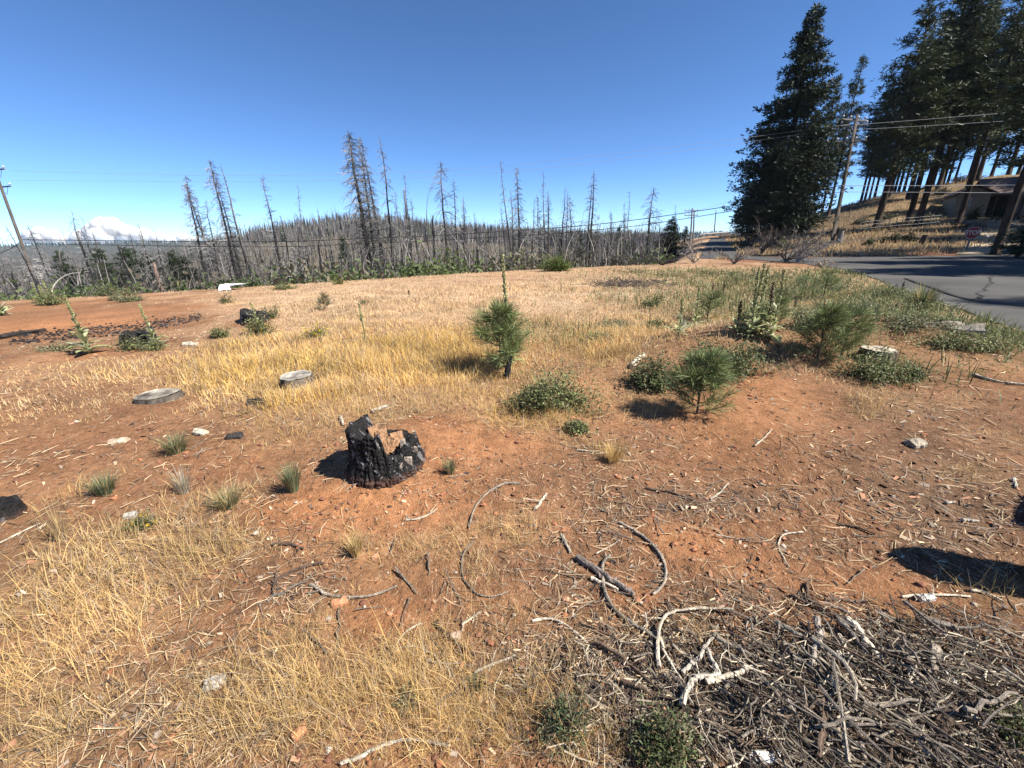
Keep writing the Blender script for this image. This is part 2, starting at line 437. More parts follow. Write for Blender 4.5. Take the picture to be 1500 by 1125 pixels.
def ground_colour(x, y):
    r = np.hypot(x, y); a = np.arctan2(x, y)
    n1 = fbm(x * .5, y * .5, 61, 3); n2 = fbm(x * 3, y * 3, 67, 3)
    c = lerp(np.array([.175, .091, .050]), np.array([.335, .162, .077]), .5 + 1.3 * n1 + .6 * n2)
    c = lerp(c, np.array([.395, .180, .079]), cover(BARE, x, y) * .75)
    c = lerp(c, np.array([.115, .082, .056]), cover(MULCH, x, y) * .8)
    st = straw_cover(x, y)
    c = lerp(c, np.array([.34, .215, .11]), st * .55)
    c = lerp(c, np.array([.54, .375, .235]), st * .9 * sstep(6, 13, r))
    c = lerp(c, np.array([.10, .095, .045]), cover(GREEN, x, y) * .5)
    d = edge_d(x, y)
    lf = (1 - sstep(.33, .42, a))
    c = lerp(c, lerp(np.array([.11, .095, .07]), np.array([.17, .145, .105]), .5 + 1.5 * n1), sstep(1.5, 7, d) * lf)
    # hill on the right: dry grass, duff, scrub
    hl = sstep(.44, .50, a) * sstep(25, 28, y)
    n3 = fbm(x * .16, y * .35, 71, 3)
    hc = lerp(np.array([.065, .050, .034]), np.array([.22, .150, .078]), .40 + 2.6 * n3)
    c = lerp(c, hc, hl)
    c = lerp(c, np.array([.27, .115, .06]), hl * (1 - sstep(29.5, 31.5, y)) * .9)
    c = lerp(c, np.array([.058, .062, .048]), sstep(260, 700, r))
    return c

# ------------------------------------------------------------------ ground sheet
def build_ground():
    rings = np.concatenate([np.geomspace(.35, 26, 270), np.geomspace(26.6, 2800, 115)])
    fa = math.radians(68)
    ang = np.concatenate([np.linspace(-math.pi, -fa, 40)[:-1], np.linspace(-fa, fa, 320), np.linspace(fa, math.pi, 40)[1:-1]])
    A, Rr = np.meshgrid(ang, rings)
    x = (Rr * np.sin(A)).ravel(); y = (Rr * np.cos(A)).ravel()
    z = height(x, y)
    V = np.stack([x, y, z], 1); c = ground_colour(x, y)
    nr, na = A.shape; idx = np.arange(nr * na).reshape(nr, na)
    a = idx[:-1]; b = idx[1:]
    Q = np.stack([a, b, np.roll(b, -1, 1), np.roll(a, -1, 1)], -1).reshape(-1, 4)[:, ::-1]
    V = np.concatenate([V, [[0, 0, ground(0, 0)]]]); c = np.concatenate([c, c[:1]])
    T = np.stack([idx[0], np.roll(idx[0], -1), np.full(na, len(V) - 1)], 1)
    me = new_mesh("ground", V, Q, T, c, [M_GROUND], smooth=True)
    tag(obj("ground", me), kind="structure")
build_ground()

def build_road():
    P = []
    for i in range(len(ROAD)):
        a = ROAD[i]; b = ROAD[(i + 1) % len(ROAD)]; n = max(1, int(np.linalg.norm(b - a) / .8))
        nn = np.array([-(b - a)[1], (b - a)[0]]) / (np.linalg.norm(b - a) + 1e-9)
        for k in range(n):
            p = a + (b - a) * k / n
            P.append(p + nn * .18 * float(fbm(p[0] * 1.1, p[1] * 1.1, 91, 2)) * 2)
    P = np.array(P)
    gx, gy = np.meshgrid(np.arange(8, 60, 1.2), np.arange(-18, 100, 1.2)); gx = gx.ravel(); gy = gy.ravel()
    k = in_poly(gx, gy, P); pts = [Vector((float(a), float(b))) for a, b in np.concatenate([P, np.stack([gx[k], gy[k]], 1)])]
    r = delaunay_2d_cdt(pts, [], [list(range(len(P)))], 1, 1e-4)
    v = np.array([[p.x, p.y] for p in r[0]]); z = height(v[:, 0], v[:, 1]) + .024
    me = new_mesh("road", np.column_stack([v, z]), None, np.array([list(f) for f in r[2]]), np.full((len(v), 3), .1), [M_ASPHALT], smooth=True)
    tag(obj("road", me), kind="structure")
    for pts_ in ([(1190, 390), (1250, 388), (1330, 391), (1420, 388), (1500, 392)], [(1395, 455), (1430, 436), (1452, 412), (1460, 392)], [(1036, 372), (1052, 360), (1058, 351)]):
        pp = smooth_path([at(*q) for q in pts_], 40); pp[:, :2] += np.random.default_rng(len(pts_)).normal(0, .05, (40, 2)); pp[:, 2] = height(pp[:, 0], pp[:, 1]) + .034
        sd_ = unit(np.cross(np.gradient(pp, axis=0).mean(0), [0, 0, 1.0])); V, Q = strips(pp[None], np.full((1, 40), .028), sd_[None])
        tag(obj("road_crack", new_mesh("road_crack", V, Q, None, np.full((len(V), 3), .035), [M_LITTER])), kind="structure")
    # dark crack-seal line across the junction
    pp = smooth_path([at(1325, 409), at(1370, 425), at(1416, 440), at(1480, 449), at(1520, 455)], 30); pp[:, 2] += .045
    side = unit(np.cross(np.gradient(pp, axis=0), [0, 0, 1.0])).mean(0)
    V, Q = strips(pp[None], np.full((1, 30), .05), unit(side)[None])
    tag(obj("road_seam", new_mesh("road_seam", V, Q, None, np.full((len(V), 3), .03), [M_LITTER])), kind="structure")
build_road()

# ------------------------------------------------------------------ clouds
def build_cloud(spots, dist, label, sq=.8):
    import bmesh
    V = []; T = []; n = 0
    bm = bmesh.new(); bmesh.ops.create_icosphere(bm, subdivisions=4, radius=1.0)
    sv = np.array([v.co[:] for v in bm.verts]); sf = np.array([[v.index for v in f.verts] for f in bm.faces]); bm.free()
    for (px, py, rp) in spots:
        c = at_depth(px, py, dist) + np.array([0, random.uniform(-1, 1) * rp * dist / FPX * .5, 0]); R = rp * dist / FPX
        s = random.randint(0, 999)
        d = 1 + .36 * fbm(sv[:, 0] * 2 + sv[:, 2] * 1.3 + 5, sv[:, 1] * 2 - sv[:, 2] * .9 + 5, s, 4) + .19 * fbm(sv[:, 0] * 6 + sv[:, 2] * 5, sv[:, 1] * 7 - sv[:, 2] * 4, s + 3, 2)
        V.append(c + sv * d[:, None] * R * np.array([1, 1, sq])); T.append(sf + n); n += len(sv)
    m = mat("cloud", (.97, .95, .93), 1, 0, trans=.45, spec=0)
    b = [q for q in m.node_tree.nodes if q.type == 'BSDF_PRINCIPLED'][0]
    b.inputs["Subsurface Weight"].default_value = 1.0; b.inputs["Subsurface Radius"].default_value = (1, 1, 1); b.inputs["Subsurface Scale"].default_value = 120.0
    o = obj("cloud", new_mesh("cloud", np.concatenate(V), None, np.concatenate(T), None, [m], smooth=True))
    tag(o, label, "cloud", "clouds above the far ridge", "stuff")
build_cloud([(158, 333, 17), (140, 340, 14), (176, 336, 15), (194, 342, 13), (212, 345, 13), (122, 348, 12), (232, 348, 10), (160, 348, 20), (190, 352, 15), (250, 353, 8),
             (150, 326, 9), (166, 325, 8), (110, 354, 9), (272, 350, 9), (284, 353, 8)], 4200, "tall white heaped cloud above the far ridge left of the dead trees")
build_cloud([(62, 340, 9), (50, 345, 10), (76, 346, 10), (36, 350, 8), (90, 350, 9), (62, 350, 13)], 4200, "small low white cloud just right of the leaning utility pole")

# ------------------------------------------------------------------ burned trees
def snag_mesh(seed, H, r0, nb, blen, droop, start=.22, twigs=4, black=.5, lean_top=0.0, broken=False, pale=.27, sides=7):
    """returns (trunk MB, branch MB), base at origin"""
    g = np.random.default_rng(seed)
    K = 14; t = np.linspace(0, 1, K)
    P = np.zeros((K, 3)); P[:, 2] = t * H
    P[:, 0] = .012 * H * np.cumsum(g.normal(0, .35, K)) * t + lean_top * t ** 3 * H; P[:, 1] = .012 * H * np.cumsum(g.normal(0, .35, K)) * t
    r0 = r0 * .78; R = r0 * (1 - t) ** .85 + (.10 * r0 if not broken else .55 * r0); R[0] *= 1.35
    tr = MB()
    V, Q = tubes(P, R, sides)
    hh = np.repeat(t, sides)
    n = g.random(len(V))
    blk = np.clip((black - hh) * 4 + (n - .5) * 1.2, 0, 1)[:, None]
    C = np.array([.013, .012, .0115]) * blk + (1 - blk) * (np.array([.15, .137, .128]) * (.6 + .8 * n[:, None]))
    tr.add(V, Q, tube_caps(1, K, sides), C)
    br = MB()
    if nb:
        hb = start + (0.985 - start) * g.random(nb) ** .85
        az = g.random(nb) * 2 * math.pi
        blen = blen * 1.3; L = blen * (np.clip(1.08 - hb, 0, 1) ** .65) * g.uniform(.35, 1.15, nb)
        L *= np.where(hb < start + .12, .7, 1)
        k = 5; s = np.linspace(0, 1, k)
        base = np.stack([np.interp(hb, t, P[:, i]) for i in range(3)], 1)
        up = g.normal(.12, .25, nb)
        dz = up[:, None] * s * L[:, None] - droop * g.uniform(.5, 1.4, nb)[:, None] * (s ** 2) * L[:, None] + (.30 * droop * s ** 4) * L[:, None]
        wig = az[:, None] + g.normal(0, .35, nb)[:, None] * s ** 1.5
        bp = np.stack([base[:, 0, None] + np.cos(wig) * s * L[:, None], base[:, 1, None] + np.sin(wig) * s * L[:, None], base[:, 2, None] + dz], -1)
        rb = (.016 + .012 * L[:, None] + .1 * r0 * .2) * (1 - .7 * s)
        V, Q = tubes(bp, rb, 3)
        tone = g.uniform(.35, 1.15, nb) * np.where(hb < min(black, .5) - .1, .4, 1)
        C = np.repeat(np.array([pale, pale * .94, pale * .89])[None] * tone[:, None], k * 3, 0)
        br.add(V, Q, None, C)
        if twigs:
            N = nb * twigs; bi = np.repeat(np.arange(nb), twigs); u = g.uniform(.25, .98, N)
            f = u * (k - 1); i0 = np.minimum(f.astype(int), k - 2); fr = (f - i0)[:, None]
            b0 = bp[bi, i0] * (1 - fr) + bp[bi, i0 + 1] * fr
            d = bp[bi, -1] - bp[bi, 0]; d = unit(d + g.normal(0, .5, (N, 3)) * np.linalg.norm(d, axis=1)[:, None])
            TL = L[bi] * g.uniform(.15, .5, N)
            s2 = np.linspace(0, 1, 3)
            tp = b0[:, None] + d[:, None] * (s2[None, :, None] * TL[:, None, None]); tp[:, :, 2] -= (droop * .6 * s2 ** 2)[None] * TL[:, None]
            V, Q = tubes(tp, (.016 * (1 - .5 * s2))[None] * np.ones((N, 1)), 3)
            C = np.repeat(np.array([pale, pale * .95, pale * .90])[None] * (tone[bi] * g.uniform(.7, 1.2, N))[:, None], 9, 0)
            br.add(V, Q, None, C)
    return tr, br

SNAGS = {}
def snag_kind(kind):
    if kind in SNAGS: return SNAGS[kind]
    spec = {'full0': (11, 18, .26, 260, 2.2, .55, .12, 6, .95), 'full1': (12, 18, .24, 240, 1.7, .55, .15, 6, .95), 'full2': (13, 18, .22, 260, 1.4, .7, .15, 6, .95),
            'sparse0': (21, 17, .20, 130, 1.5, .75, .25, 5, .9), 'sparse1': (22, 17, .19, 100, 1.4, .8, .3, 5, .95), 'sparse2': (23, 17, .17, 80, 1.1, .5, .35, 4, .9),
            'sparse3': (24, 17, .20, 140, 1.3, .35, .2, 5, .9), 'droop0': (31, 16, .22, 95, 2.4, .95, .25, 5, .9), 'narrow0': (41, 16, .22, 150, 1.1, .8, .35, 4, .9),
            'big0': (51, 20, .42, 330, 2.5, .65, .12, 7, 1.0)}
    if kind in spec:
        s = spec[kind]; tr, br = snag_mesh(*s)
        H = s[1]
    elif kind == 'pole0': tr, br = snag_mesh(61, 12, .20, 10, .8, .3, .3, 2, 1.2, broken=True); H = 12
    elif kind == 'pole1': tr, br = snag_mesh(62, 12, .15, 16, .9, .3, .3, 2, .9, broken=True); H = 12
    elif kind == 'bent0': tr, br = snag_mesh(63, 16, .13, 14, .9, .3, .3, 2, .6, lean_top=-.16); H = 16
    elif kind == 'red0': tr, br = snag_mesh(64, 6, .25, 3, .6, .3, .5, 0, -.5, broken=True, pale=.3); H = 6; tr.C = [np.array([.17, .115, .09]) * (.7 + .6 * rng.random((len(tr.C[0]), 1)))]
    elif kind == 'pale0': tr, br = snag_mesh(65, 9, .15, 70, 3.0, .3, .12, 6, -.5, pale=.55); H = 9
    SNAGS[kind] = (tr.mesh("trunk", [M_SNAG]), br.mesh("branches", [M_SNAG]), H)
    return SNAGS[kind]

def place_snag(bx, by, tx, ty, t, kind, label, wide=1.0, group=None):
    tm, bm_, H = snag_kind(kind)
    top = at_depth(tx, ty, t)
    foot = at_depth(bx, by, t)
    gz = ground(foot[0], foot[1])
    # carry the line of the trunk down to the ground
    d = foot - top
    k = (gz - top[2]) / d[2] if abs(d[2]) > .01 else 1
    base = top + d * k; base[2] = ground(base[0], base[1]) - .15
    v = Vector(top - base); L = v.length
    root = bpy.data.objects.new("burned_tree", None); COL.objects.link(root); root.empty_display_size = .3
    root.location = base
    q = Vector((0, 0, 1)).rotation_difference(v)
    root.rotation_mode = 'QUATERNION'; root.rotation_quaternion = q @ Matrix.Rotation(random.uniform(0, 6.28), 3, 'Z').to_quaternion()
    sx = (L / H) ** .6 * wide
    root.scale = (sx, sx, L / H)
    obj("trunk", tm, root); tag(obj("branches", bm_, root), kind="stuff")
    tag(root, label, "burned tree", group or "burned trees beyond the field")
    return root

SNAG_LIST = [
 (143, 428, 104, 308, 44, 'sparse1', "lone thin burned tree rising in front of the white cloud"),
 (164, 417, 137, 340, 50, 'sparse2', "shorter burned tree just right of the one before the cloud"),
 (196, 428, 172, 359, 42, 'pole0', "black branchless burned pole left of the small green conifers"),
 (305, 420, 272, 257, 46, 'full1', "leftmost tall burned tree of the leaning cluster of five"),
 (319, 417, 279, 270, 48, 'full2', "burned tree close beside the leftmost one of the leaning cluster"),
 (324, 417, 303, 295, 50, 'sparse0', "lower thin burned tree inside the leaning cluster of five"),
 (349, 417, 305, 233, 47, 'full1', "tallest burned tree of the leaning cluster of five"),
 (358, 417, 320, 257, 52, 'sparse0', "rightmost burned tree of the leaning cluster, behind the tallest"),
 (249, 420, 237, 377, 40, 'pole1', "thin dark burned pole beside the reddish broken trunk"),
 (415, 409, 383, 255, 48, 'sparse3', "single tall thin burned tree between the two big clusters"),
 (456, 407, 439, 311, 50, 'sparse0', "medium burned tree standing below the left shoulder of the hill"),
 (473, 409, 467, 353, 44, 'pole0', "short black burned pole right of the bleached fallen branches"),
 (545, 409, 511, 190, 44, 'big0', "largest burned tree, thick black trunk crowded with grey branches"),
 (553, 407, 523, 196, 47, 'full2', "burned tree hugging the right side of the largest burned tree"),
 (567, 407, 535, 200, 48, 'sparse0', "tall burned tree with curled branches, second right of the largest"),
 (577, 404, 555, 196, 50, 'sparse1', "tall straight burned tree with bare middle, third right of the largest"),
 (592, 404, 575, 279, 52, 'sparse2', "thin burned tree between the tall trio and the broken pole"),
 (603, 404, 588, 281, 48, 'pole1', "snapped grey burned pole with a flat broken top"),
 (605, 404, 593, 252, 55, 'sparse2', "slim pointed burned tree just behind the snapped grey pole"),
 (615, 403, 602, 290, 60, 'sparse3', "bushy grey burned tree right of the snapped grey pole"),
 (633, 401, 613, 272, 50, 'bent0', "bare burned tree whose top bends over to the left"),
 (639, 401, 634, 316, 46, 'pole0', "short thick black pole right of the bent burned tree"),
 (657, 400, 641, 231, 48, 'droop0', "tall burned tree with drooping curled branches standing alone over the hill"),
 (653, 400, 653, 340, 44, 'pole0', "short black pole under the tall drooping burned tree"),
 (681, 400, 678, 289, 50, 'narrow0', "narrow pale burned tree with a feathery grey top"),
 (703, 401, 695, 311, 52, 'sparse2', "thin burned tree right of the narrow pale one"),
 (761, 393, 757, 241, 48, 'full2', "tall dense grey burned tree above the mullein in the middle"),
 (751, 397, 749, 276, 52, 'sparse1', "thin burned tree pressed against the left of the tall dense grey one"),
 (743, 393, 736, 303, 54, 'sparse2', "low forked burned tree left of the tall dense grey one"),
 (791, 391, 787, 284, 52, 'sparse3', "thin burned tree left of the ragged black trunk"),
 (803, 372, 803, 279, 50, 'narrow0', "burned tree with a stubby grey top right behind the ragged black trunk"),
 (799, 380, 795, 316, 44, 'pole1', "ragged black burned trunk above the bright green broom bush"),
 (837, 383, 838, 285, 50, 'droop0', "slim burned tree with hanging branches right of the broom bush"),
 (895, 377, 895, 308, 62, 'sparse3', "left one of the close pair of thin burned trees near the wires"),
 (898, 377, 897, 311, 66, 'sparse0', "right one of the close pair of thin burned trees near the wires"),
 (913, 377, 913, 297, 60, 'sparse2', "very thin pointed burned tree between the pair and the green conifers"),
 (947, 375, 955, 271, 46, 'droop0', "burned tree shaped like a drooping fir left of the street"),
 (968, 367, 967, 311, 60, 'sparse2', "thin burned tree just left of the living dark conifer"),
 (918, 377, 919, 329, 60, 'pole1', "short black burned pole among the small green conifers"),
 (889, 377, 889, 332, 58, 'pole1', "short black burned pole left of the close pair"),
 (28, 436, 17, 399, 30, 'pole0', "charred black stub pole left of the leaning utility pole"),
 (237, 425, 224, 385, 36, 'red0', "reddish brown broken trunk standing at the field edge"),
 (91, 428, 80, 367, 46, 'pole1', "dark burned pole right of the leaning utility pole"),
 (436, 409, 447, 380, 42, 'pale0', "bleached white branchy dead tree toppled at the field edge"),
 (66, 428, 60, 374, 50, 'pale0', "pale branchy dead tree behind the pole and mulleins"),
 (990, 338, 990, 300, 90, 'sparse2', "faraway thin burned tree behind the dark living conifer"),
]
for s in SNAG_LIST: place_snag(*s)

# individuals of the burned wood behind them
def lowtree(seed, H, r0, nb, bl, black):
    tr, br = snag_mesh(seed, H, r0, nb, bl, .6, .15, 3, black, sides=5, pale=.30)
    m = MB(); m.add(tr.V[0], tr.Q[0], tr.T[0], tr.C[0])
    for V, Q, C in zip(br.V, br.Q, br.C):
        pass
    off = 0
    V = np.concatenate(br.V); Q = np.concatenate(br.Q); C = np.concatenate(br.C)
    m.add(V, Q, None, C)
    return m.mesh("burned_tree", [M_SNAG])
LOW = [lowtree(100 + i, 13, random.uniform(.10, .2), random.choice([40, 60, 80, 110]), random.uniform(.7, 1.5), random.choice([.3, .6, 1.4, 1.5])) for i in range(12)]
cnt = 0
while cnt < 245:
    px = random.uniform(-150, 1000); t = 36 + 75 * random.random() ** 1.2
    p = at_depth(px, 380, t); x, y = p[0], p[1]
    if edge_d(x, y) < 9 or math.atan2(x, y) > .36: continue
    if px > 880 and t < 50: continue
    o = obj("burned_tree", random.choice(LOW), None, (x, y, ground(x, y) - .1), random.uniform(0, 6.28))
    k = random.uniform(.32, .9); o.scale = (k, k, k * random.uniform(.75, 1.1))
    o.rotation_euler = (random.gauss(0, .035), random.gauss(0, .035), random.uniform(0, 6.28))
    tag(o, "grey thin burned tree of the crowded stand between field and hill", "burned tree", "burned stand below the hill")
    cnt += 1

def replicate(tV, tQ, tT, tC, pos, rz, sxy, sz):
    N = len(pos); c, s = np.cos(rz), np.sin(rz)
    X = tV[None, :, 0] * sxy[:, None]; Y = tV[None, :, 1] * sxy[:, None]; Z = tV[None, :, 2] * sz[:, None]
    V = np.stack([X * c[:, None] - Y * s[:, None] + pos[:, 0:1], X * s[:, None] + Y * c[:, None] + pos[:, 1:2], Z + pos[:, 2:3]], -1).reshape(-1, 3)
    off = (np.arange(N) * len(tV))[:, None, None]
    Q = (tQ[None] + off).reshape(-1, tQ.shape[1]) if tQ is not None else None
    T = (tT[None] + off).reshape(-1, 3) if tT is not None else None
    return V, Q, T, np.tile(tC, (N, 1))

def forest_stuff():
    mb = MB()
    def pick(n, t0, t1, pw, p0, p1):
        px = rng.uniform(p0, p1, n); t = t0 + (t1 - t0) * rng.random(n) ** pw
        d = ray(px, np.full(n, 350.0)); x = d[:, 0] * t; y = d[:, 1] * t
        a = np.arctan2(x, y); k = (edge_d(x, y) > 12) & (a < .345); return x[k], y[k]
    for i in range(8):
        g = 200 + i
        tr, br = snag_mesh(g, 11, random.uniform(.07, .11), random.choice([10, 13, 16]), random.uniform(.7, 1.2), .7, .15, 0, random.uniform(.3, .9), sides=3, pale=.19)
        x, y = pick(680, 95, 400, .8, -300, 1000)
        z = height(x, y) - .2; n = len(x); pos = np.stack([x, y, z], 1); rz = rng.random(n) * 6.28; sc = rng.uniform(.4, 1.0, n)
        # thin the trunk and branch template down
        for src, keep in ((tr, None), (br, None)):
            tV = src.V[0]; tQ = src.Q[0]
            if src is tr:
                K = 14; ids = [0, 5, 10, 13]; tV = tV.reshape(K, 3, 3)[ids].reshape(-1, 3)
                idx = np.arange(12).reshape(4, 3); a = idx[:-1]; b = idx[1:]
                tQ = np.stack([a, np.roll(a, -1, 1), np.roll(b, -1, 1), b], -1).reshape(-1, 4); tC = src.C[0].reshape(K, 3, 3)[ids].reshape(-1, 3)
            else:
                tV = tV.reshape(-1, 5, 3, 3)[:, [0, 2, 4]]; nb = len(tV)
                tV = tV[:, :, :2].copy(); tV[:, :, 1] = tV[:, :, 0] + np.array([0, 0, .10]); tC = np.repeat(src.C[0].reshape(nb, 15, 3)[:, :1], 6, 1).reshape(-1, 3)
                idx = np.arange(nb * 6).reshape(nb, 3, 2)
                tQ = np.stack([idx[:, :-1, 0], idx[:, :-1, 1], idx[:, 1:, 1], idx[:, 1:, 0]], -1).reshape(-1, 4); tV = tV.reshape(-1, 3)
            V, Q, T, C = replicate(tV, tQ, None, tC, pos, rz, sc * 1.2, sc)
            mb.add(V, Q, None, C)
    # thickets of thin dead saplings and fallen limbs
    px = rng.uniform(-250, 1000, 26000); t = 27 + 190 * rng.random(26000) ** 1.3; d = ray(px, np.full(26000, 390.0)); x = d[:, 0] * t; y = d[:, 1] * t
    k = (edge_d(x, y) > 4) & (np.arctan2(x, y) < .345) & (fbm(x * .09, y * .09, 51, 2) > -.12); x = x[k]; y = y[k]; t = t[k]; n = len(x)
    b0 = np.stack([x, y, height(x, y)], 1); hh = rng.uniform(.5, 3.6, n); tilt = rng.normal(0, .45, (n, 2)) * rng.choice([.4, 1.6], (n, 1), p=[.7, .3])
    P = np.stack([b0, b0 + np.column_stack([tilt * hh[:, None] * .5, hh * .6]), b0 + np.column_stack([tilt * hh[:, None] * 1.2, hh])], 1)
    V, Q = strips(P, (.012 + .00035 * t)[:, None] * np.array([[1, .8, .3]]), unit(np.column_stack([np.ones(n), rng.normal(0, .5, n), rng.normal(0, .3, n)])))
    mb.add(V, Q, None, np.repeat(np.array([[.185, .165, .150]]) * rng.choice([.15, .4, .9, 1.8], (n, 1)) * rng.uniform(.7, 1.2, (n, 1)), 6, 0))
    tag(obj("burned_forest", mb.mesh("burned_forest", [M_SNAG])), "grey burned forest covering the valley and the rounded hill", "forest", None, "stuff")
    # unburned fringe far away, on both ridges
    mb = MB(); cone = np.array([[math.cos(k * 2.094), math.sin(k * 2.094), 0] for k in range(3)] + [[0, 0, 1.0]])
    px = rng.uniform(-400, 1300, 6000); t = rng.uniform(1000, 1950, 6000); d = ray(px, np.full(6000, 345.0)); x = d[:, 0] * t; y = d[:, 1] * t
    k = np.hypot(x, y) < 2300; x = x[k]; y = y[k]; n = len(x)
    s = rng.uniform(5, 13, n)
    V, Q, T, C = replicate(cone, None, np.array([[0, 1, 3], [1, 2, 3], [2, 0, 3]]), np.full((4, 3), .05), np.stack([x, y, height(x, y) - 1], 1), rng.random(n) * 6.28, s * .22, s)
    C = np.repeat(np.array([[.045, .055, .04]]) * rng.uniform(.5, 1.6, (n, 1)), 4, 0)
    mb.add(V, None, T, C)
    tag(obj("distant_forest", mb.mesh("distant_forest", [M_SNAG])), "far dark forest on the low blue ridges along the horizon", "forest", None, "stuff")
    mb = MB(); n = 5200; px = rng.uniform(180, 1010, n); t = rng.uniform(190, 345, n); d = ray(px, np.full(n, 345.0)); x = d[:, 0] * t; y = d[:, 1] * t
    k = np.arctan2(x, y) < .345; x = x[k]; y = y[k]; n = len(x); sz = rng.uniform(3.5, 8.5, n)
    V, Q, T, C = replicate(cone, None, np.array([[0, 1, 3], [1, 2, 3], [2, 0, 3]]), np.full((4, 3), .05), np.stack([x, y, height(x, y) - .5], 1), rng.random(n) * 6.28, sz * rng.uniform(.05, .11, n), sz)
    mb.add(V, None, T, np.repeat(np.where(rng.random((n, 1)) < .82, np.array([[.125, .112, .107]]), np.array([[.065, .08, .045]])) * rng.uniform(.5, 1.4, (n, 1)), 4, 0))
    tag(obj("hillside_forest", mb.mesh("hillside_forest", [M_SNAG])), "spiky grey dead trees covering the rounded hill up to its crest", "forest", None, "stuff")
    # green regrowth brush between the dead trunks
    mb = MB()
    px = rng.uniform(-100, 1000, 1250) ; t = rng.uniform(20, 95, 1250); d = ray(px, np.full(1250, 390.0)); x = d[:, 0] * t; y = d[:, 1] * t
    k = (edge_d(x, y) > 2) & (np.arctan2(x, y) < .35); x = x[k]; y = y[k]; n = len(x)
    m = 54
    c = np.stack([x, y, height(x, y)], 1)[:, None] + rng.normal(0, 1, (n, m, 3)) * np.array([.55, .55, .35]) * rng.uniform(.6, 1.6, (n, 1, 1)) + np.array([0, 0, .4])
    c = c.reshape(-1, 3); nn = len(c); dr = unit(rng.normal(0, 1, (nn, 3))); sd = unit(np.cross(dr, rng.normal(0, 1, (nn, 3))))
    P = np.stack([c, c + dr * rng.uniform(.12, .35, (nn, 1))], 1); V, Q = strips(P, np.full((nn, 2), .055), sd)
    base = np.where(rng.random((n, 1)) < .68, np.array([[.085, .115, .038]]), np.array([[.13, .11, .075]])) * rng.uniform(.6, 1.3, (n, 1))
    mb.add(V, Q, None, np.repeat(np.repeat(base, m, 0), 4, 0))
    tag(obj("regrowth_brush", mb.mesh("regrowth_brush", [M_LEAF])), "low green and grey brush between the burned trunks", "brush", None, "stuff")
forest_stuff()

# ------------------------------------------------------------------ living conifers
def conifer(seed, H, r0, crown0, wid, n_br, style):
    """trunk mesh, crown mesh; needle clumps on real limbs"""
    g = np.random.default_rng(seed); K = 12; t = np.linspace(0, 1, K)
    P = np.zeros((K, 3)); P[:, 2] = t * H; P[:, 0] = .006 * H * np.cumsum(g.normal(0, .3, K)) * t; P[:, 1] = .006 * H * np.cumsum(g.normal(0, .3, K)) * t
    R = r0 * (1 - t) ** .8 + .02; R[0] *= 1.25
    tr = MB(); V, Q = tubes(P, R, 9); n = g.random(len(V))[:, None]
    tr.add(V, Q, tube_caps(1, K, 9), np.array([.058, .040, .030]) * (.4 + n))
    h = crown0 + (1 - crown0) * g.random(n_br) ** .9
    u = (h - crown0) / (1 - crown0)
    prof = (1 - u) ** (.75 if style != 'cedar' else .80) * (.55 + .45 * np.minimum(1, u * 4)) + .04
    L = wid * prof * g.uniform(.6, 1.18, n_br); az = g.random(n_br) * 6.28; k = 5; s = np.linspace(0, 1, k)
    rise = g.normal(.15 if style == 'pine' else -.05, .18, n_br)
    base = np.stack([np.interp(h, t, P[:, i]) for i in range(3)], 1)
    dz = (rise[:, None] * s - .25 * s ** 2 + .28 * s ** 3) * L[:, None]
    wig = az[:, None] + g.normal(0, .25, n_br)[:, None] * s
    bp = np.stack([base[:, 0, None] + np.cos(wig) * s * L[:, None], base[:, 1, None] + np.sin(wig) * s * L[:, None], base[:, 2, None] + dz], -1)
    cr = MB(); V, Q = tubes(bp, (.012 + .014 * L[:, None]) * (1 - .8 * s), 3)
    cr.add(V, Q, None, np.array([.05, .04, .032]))
    # clumps
    per = np.maximum(3, (L * (11 if style == 'cedar' else 10)).astype(int)); bi = np.repeat(np.arange(n_br), per); N = len(bi)
    f = g.uniform(.22 if style != 'pine' else .4, 1.02, N); f = np.clip(f, 0, 1) * (k - 1); i0 = np.minimum(f.astype(int), k - 2); fr = (f - i0)[:, None]
    c = bp[bi, i0] * (1 - fr) + bp[bi, i0 + 1] * fr
    c = c + np.clip(g.normal(0, 1, (N, 3)), -1.4, 1.4) * (.13 + .10 * L[bi])[:, None] * np.array([1, 1, .55])
    m = 6
    sz = g.uniform(.24, .52, N) * (H / 26) ** .35
    dr = unit(g.normal(0, 1, (N, m, 3)) + np.array([0, 0, .35]) + unit(c - base[bi])[:, None] * .8)
    if style == 'cedar': dr = unit(dr * np.array([1, 1, .8]))
    o = c[:, None] + dr * .05
    e = o + dr * (sz[:, None] * g.uniform(.6, 1.1, (N, m)))[..., None]
    mid = (o + e) / 2
    PP = np.stack([o, mid, e], 2).reshape(-1, 3, 3); nn = len(PP)
    sd = unit(np.cross(dr.reshape(-1, 3), g.normal(0, 1, (nn, 3))))
    W = np.stack([np.full(nn, .02), np.full(nn, .050 if style != 'pine' else .036), np.full(nn, .015)], 1) * g.uniform(.7, 1.3, (nn, 1)) * (H / 26) ** .3
    V, Q = strips(PP, W, sd)
    base_c = {'pine': np.array([.052, .066, .024]), 'cedar': np.array([.024, .036, .016]), 'young': np.array([.036, .055, .022])}[style]
    tone = g.uniform(.55, 1.35, N)[:, None] * base_c * np.where(g.random((N, 1)) < .1, np.array([[1.35, 1.1, .8]]), 1)
    cr.add(V, Q, None, np.repeat(np.repeat(tone, m, 0), 6, 0))
    return tr.mesh("trunk", [M_BARK], smooth=True), cr.mesh("crown", [M_NEEDLE])

